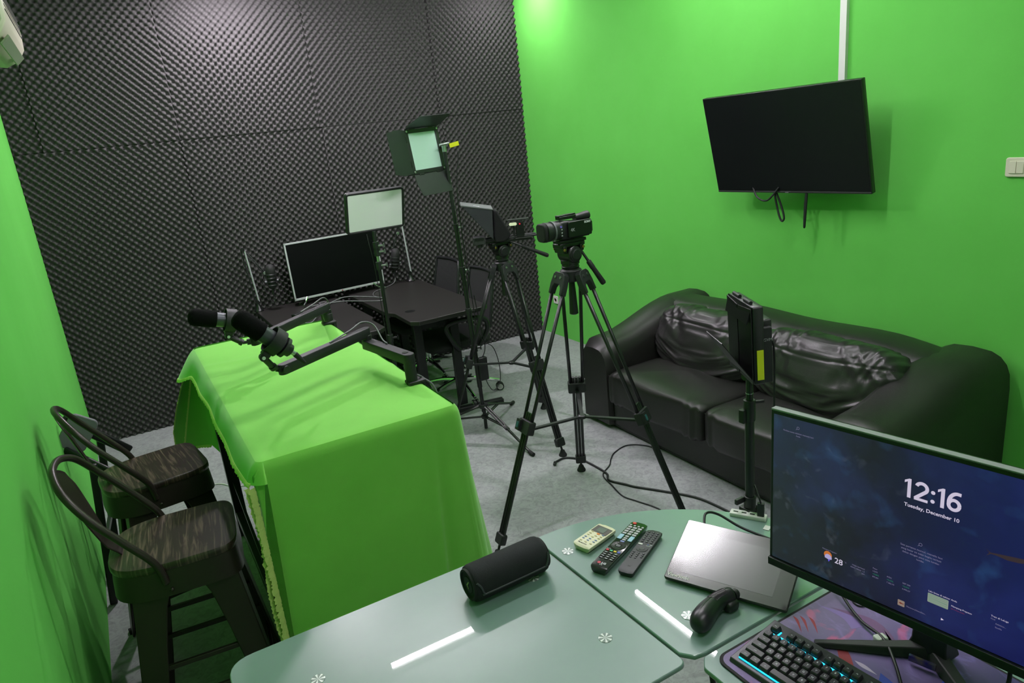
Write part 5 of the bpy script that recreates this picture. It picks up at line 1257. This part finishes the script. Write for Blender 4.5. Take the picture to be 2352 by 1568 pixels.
# monitor
nM = Vector((-.99, -.137, .026)).normalized(); xM = Vector((.138, -.99, .01)); xM = (xM - nM * xM.dot(nM)).normalized(); yM = nM.cross(xM)
cM = Vector((1.141, .648, 1.06))
t = mon = thing('computer_monitor', 'black desktop monitor showing a clock and blue wallpaper', 'monitor', tuple(cM), R=axes(xM, yM, nM))
bm = NB(); prism(bm, rr(.614, .365, .003, 2), -.022, 0, edge=.001); obj('case', bm, BLK2, t)
bm = NB(); box(bm, (0, .1815, -.008), (.614, .0035, .016)); obj('top_trim', bm, mat('silver_trim', '8e9092', .4), t)
bm = NB(); box(bm, (-.0, -.1735, .0035), (.614, .018, .008)); obj('chin', bm, BLK, t, bev=.0015)
bm = NB(); prism(bm, [(-.3005, -.163), (.3005, -.163), (.3005, .1725), (-.3005, .1725)], 0, .0005); scr = obj('screen', bm, WALLP, t, smooth=0)
bm = NB(); box(bm, (0, 0, -.038), (.36, .22, .035)); obj('back_shell', bm, BLK, t, bev=.012)
def st(s, size, x, y, m=TXT_E, **kw): text('screen_text', s, size, m, t, upm(x, y, .0008), ext=.0, **kw)
def flat(name, o, m, z=.0008):
    bm = NB(); bm.faces.new([bm.verts.new((x, y, z)) for x, y in o]); return obj(name, bm, m, t, smooth=0)
def arcpts(cx, cy, rx, ry, a0, a1, n=16): return [(cx + rx * math.cos(math.radians(a0 + (a1 - a0) * i / n)), cy + ry * math.sin(math.radians(a0 + (a1 - a0) * i / n))) for i in range(n + 1)]
def stroke(name, pts, w, m=None):
    bm = NB(); A = []; B = []
    P = [Vector((p[0], p[1], .0008)) for p in pts]
    for i, p in enumerate(P):
        d = (P[min(i + 1, len(P) - 1)] - P[max(i - 1, 0)]).normalized(); s_2 = Vector((-d.y, d.x, 0)) * w / 2; A.append(p + s_2); B.append(p - s_2)
    loft(bm, [A, B], cap=False, closed=False); obj(name, bm, m or TXT_E, t, smooth=0)
CB, CH, CW = .0795, .0375, .0062           # clock baseline, digit height, stroke width
for x in (-.0260, .0300):
    flat('clock_digit', [(x - CW / 2, CB), (x + CW / 2, CB), (x + CW / 2, CB + CH), (x - CW * .1, CB + CH), (x - CW * 1.35, CB + CH - .0045), (x - CW * 1.35, CB + CH - .0095), (x - CW / 2, CB + CH - .0062)], TXT_E)
stroke('clock_digit', arcpts(-.0048, CB + CH - .0118, .0090, .0089, 165, -35) + [(-.0145, CB + CW / 2 + .001), (-.0148, CB + CW / 2)], CW)
flat('clock_digit', [(-.0170, CB), (.0062, CB), (.0062, CB + CW * .85), (-.0170, CB + CW * .85)], TXT_E)
for y in (CB + .0065, CB + .0235): flat('clock_digit', arcpts(.0142, y, .0036, .0036, 0, 342, 19), TXT_E)
stroke('clock_digit', arcpts(.0485, CB + .0122, .0086, .0091, 0, 360, 32), CW)
stroke('clock_digit', [(.0588, CB + CH - .0032), (.0555, CB + CH - .0030)] + arcpts(.0535, CB + .0150, .0136, .0196, 88, 182, 14), CW)
st('Tuesday, December 10', .0098, .013, .0645, bold=.0002)
st('Periksa cuaca sebelum memulai hari', .0046, -.245, .1425, TXT_D); st('Anda', .0046, -.245, .1365, TXT_D)
for i, s in enumerate(('Saat pertama muncul, mamalia laut', 'yang besar ini tidak begitu terkait', 'dekat dengan paus atau lumba-', 'lumba.')): st(s, .0052, .0015, -.0185 - i * .0068, TXT_D)
st('Mampang Prapatan', .0040, -.1705, -.0935, TXT_D); st('28', .0175, -.1505, -.1105, bold=.0002); st('°C', .004, -.1365, -.106, TXT_D)
for i, s in enumerate(('Hujan berhenti', 'dalam sekitar 1,5', 'jam')): st(s, .0042, -.0975, -.1035 - i * .0055, TXT_D, align='RIGHT')
for x, r3_ in ((-.0825, ('Pasar', 'LQ45', '+0,86%', '875,84')), (-.0555, ('', 'IHSG', '+0,20%', '7.382,79')), (-.0265, ('', 'S&P 500', '+0,25%', '6.090,27'))):
    for i, s in enumerate(r3_):
        if s: st(s, .0042, x, -.0925 - i * .0062, TXT_D if i != 2 else mat('screen_green', '000000', .5, emit='2f8a6a', estr=.7), align='LEFT')
st('Lalu lintas di sekitar Anda', .0046, .019, -.0925, TXT_E, align='LEFT')
st('Mampang Prapatan', .0044, .058, -.1045, TXT_E, align='LEFT'); st('lalu lintas padat', .0036, .058, -.110, mat('screen_red', '000000', .5, emit='8a3a5a', estr=.7), align='LEFT')
st('DiscoverySelectDen...', .0040, -.017, -.1445, TXT_D, align='LEFT')
st('Tren di LaLiga', .0046, .120, -.0915, TXT_E, align='LEFT'); st('Final', .0038, .120, -.097, TXT_D, align='LEFT'); st('Atletico...', .0042, .1275, -.104, TXT_D, align='LEFT'); st('Sevilla', .0042, .1275, -.111, TXT_D, align='LEFT')
def circ2(cx, cy, r, a0=0, a1=360, n=20): return [(cx + r * math.cos(math.radians(a0 + (a1 - a0) * i / n)), cy + r * math.sin(math.radians(a0 + (a1 - a0) * i / n))) for i in range(n + (0 if a1 - a0 >= 360 else 1))]
E_ = lambda n_, c, s: mat(n_, '000000', .5, emit=c, estr=s)
flat('weather_icon', circ2(-.1735, -.1045, .0085), E_('ic_orange', 'd07838', .8))
flat('weather_cloud', circ2(-.1725, -.110, .0075, -20, 200) + [(-.1725, -.114)], E_('ic_cloud', 'b8b0e0', .8), .001)
flat('weather_bolt', [(-.173, -.114), (-.168, -.114), (-.1715, -.119)], E_('ic_bolt', '6a5ae0', .9), .001)
flat('map_tile', [(x + .036, y - .106) for x, y in rr(.035, .019, .0015, 2)], mat('map_tile', '000000', .5, emit='9aa89a', estr=.7))
for k in range(6):
    y = -.0985 - k * .0028
    flat('map_road', [(.020, y), (.052, y - .001 * (k % 3)), (.052, y - .001 * (k % 3) - .0006), (.020, y - .0006)], E_('map_road', '5f9a80', .7), .001)
flat('fish_tile', [(x - .0265, y - .143) for x, y in rr(.0125, .0125, .001, 2)], E_('fish_tile', 'a08c80', .7))
flat('fish_icon', [(-.031, -.143), (-.0275, -.1412), (-.0235, -.1425), (-.0218, -.1413), (-.0222, -.143), (-.0218, -.1447), (-.0235, -.1435), (-.0275, -.1448)], E_('fish_icon', '7a3028', .8), .001)
flat('play_icon', [(.0435, -.1375), (.0485, -.140), (.0435, -.1425)], TXT_E)
flat('fish_shape', [(.102, .031), (.110, .0265), (.120, .0285), (.135, .031), (.15, .0335), (.17, .036), (.172, .030), (.15, .0245), (.135, .0225), (.118, .0245), (.110, .024), (.104, .018), (.108, .0255)], E_('fish_brown', '3a2c34', .8))
for cx, cy in ((-.2455, .1545), (.0, -.006)):
    bm = NB(); tube(bm, [(x, y, .0009) for x, y in circ2(cx, cy, .0028, n=16)], .0003, 4, closed=True); rod(bm, (cx - .002, cy - .002, .0009), (cx - .0045, cy - .0045, .0009), .0003, n=4); obj('search_icon', bm, TXT_D, t)
# stand
col0 = cM - nM * .035 + xM * .0
sB = Vector((1.235, .662, GT + .0045))
bm = NB(); loft(bm, [[sB + Vector((a * k, b_ * k, z)) for a, b_ in ((-.02, -.035), (.022, -.035), (.022, .035), (-.02, .035))] for z, k in ((.012, 1.15), (.03, 1), (.14, .85), (.30, .75))]); 
obj('stand_column', bm, BLK, t, world=True, bev=.004)
bm = NB(); bar(bm, sB + Vector((0, 0, .28)), cM - nM * .04 + Vector((0, 0, .0)), .06, .05); obj('stand_neck', bm, BLK, t, world=True, bev=.004)
def vleg(tip, w0, w1):
    tip = Vector(tip); a = sB + Vector((0, 0, .0)); d = (tip - a); d.z = 0; L = d.length; d.normalize(); s = d.cross(Z3)
    bm = NB(); loft(bm, [[c - s * w, c + s * w, c + s * w * .55 + Vector((0, 0, h)), c - s * w * .55 + Vector((0, 0, h))] for c, w, h in ((a - d * .02 + Vector((0, 0, .001)), w0, .026), (a + d * L * .4 + Vector((0, 0, .001)), (w0 * .6 + w1 * .4), .016), (a + d * L + Vector((0, 0, .001)), w1, .009))]); obj('stand_leg', bm, GRAPH, t, world=True, bev=.002)
vleg((1.075, .815, 0), .024, .010); vleg((1.12, .47, 0), .024, .010)
bdg = sB + Vector((-.052, -.01, .014))
bm = NB(); box(bm, bdg, (.006, .048, .013), Matrix.Rotation(.25, 3, 'Z')); obj('foot_badge', bm, mat('iridescent_badge', '8a8460', .15, .8, vary=(60, '40408a', .15)), t, world=True)
cable('monitor_cable', 'black cable trailing across the mat in front of the monitor', [(1.27, .93, .80), (1.235, .865, .77), (1.205, .80, .762), (1.185, .735, .768), (1.14, .68, .768), (1.08, .62, .762), (1.0, .53, .762), (.95, .45, .762)], .0033)
cable('loop_cable', 'thin cable loop on the mat behind the monitor lower edge', [(1.30, .90, .757), (1.27, .872, .757), (1.25, .848, .757), (1.255, .83, .757), (1.29, .83, .757)], .0018)
cable('stand_cable', 'curved cable hanging under the monitor right of its stand', [(1.20, .50, .88), (1.245, .527, .82), (1.24, .527, .775), (1.20, .53, .762), (1.15, .50, .76)], .004)
bm = NB(); box(bm, (1.187, .742, .7615), (.024, .02, .014), Matrix.Rotation(-.3, 3, 'Z')); obj('white_cap', bm, WHT, loc=(1.187, .742, .7545), bev=.003, label='small white block on the printed mat beside the cable', cat='block')
t = thing('stylus', 'black rounded pen end hanging by the lower left monitor corner', 'stylus', (1.275, 1.03, GT))
bm = NB(); lathe(bm, (1.275, 1.03, GT + .001), (0.05, 0, 1), [(0, .004), (.006, .009), (.03, .0105), (.07, .009), (.10, .006)], 16); obj('barrel', bm, BLK2, t, world=True)

# ================================================================ FLOOR CABLES
c1 = [(1.881, 3.159), (1.905, 3.17), (1.965, 3.172), (2.018, 3.09), (2.03, 2.95), (2.024, 2.86), (1.991, 2.795), (2.03, 2.70), (2.051, 2.651), (2.142, 2.503), (2.21, 2.372), (2.23, 2.239), (2.23, 2.1)]
cable('floor_cable', 'thick black cable with plug snaking from the tripod foot across the floor', [(x, y, .0065) for x, y in c1], .006)
bm = NB(); bar(bm, (1.862, 3.135, .01), (1.885, 3.162, .01), .018, .012); obj('cable_plug', bm, BLK, loc=(1.87, 3.145, 0), bev=.003, label='small black plug at the end of the floor cable by the tripod', cat='plug')
c2 = [(1.98, 2.30), (2.0, 2.413), (1.965, 2.541), (1.944, 2.624), (1.971, 2.75), (2.003, 2.868), (2.097, 2.935), (2.15, 2.99), (2.219, 3.044), (2.328, 3.07), (2.404, 3.002), (2.43, 2.9)]
cable('floor_cable', 'thin black cable looping over the floor towards the sofa', [(x, y, .0045) for x, y in c2], .0035)
cable('wall_cable', 'short black cable end on the floor by the foam wall', [(.147, 5.48, .03), (.145, 5.45, .01), (.17, 5.38, .006), (.26, 5.33, .006), (.40, 5.34, .006)], .006)
cable('floor_cable', 'thin white power cable on the floor beneath the bar stools', [(-.26, 3.9, .004), (-.131, 4.175, .004), (-.036, 4.353, .004), (.054, 4.29, .004), (.199, 4.277, .004), (.282, 4.166, .004), (.42, 4.1, .004)], .0035, WHT)
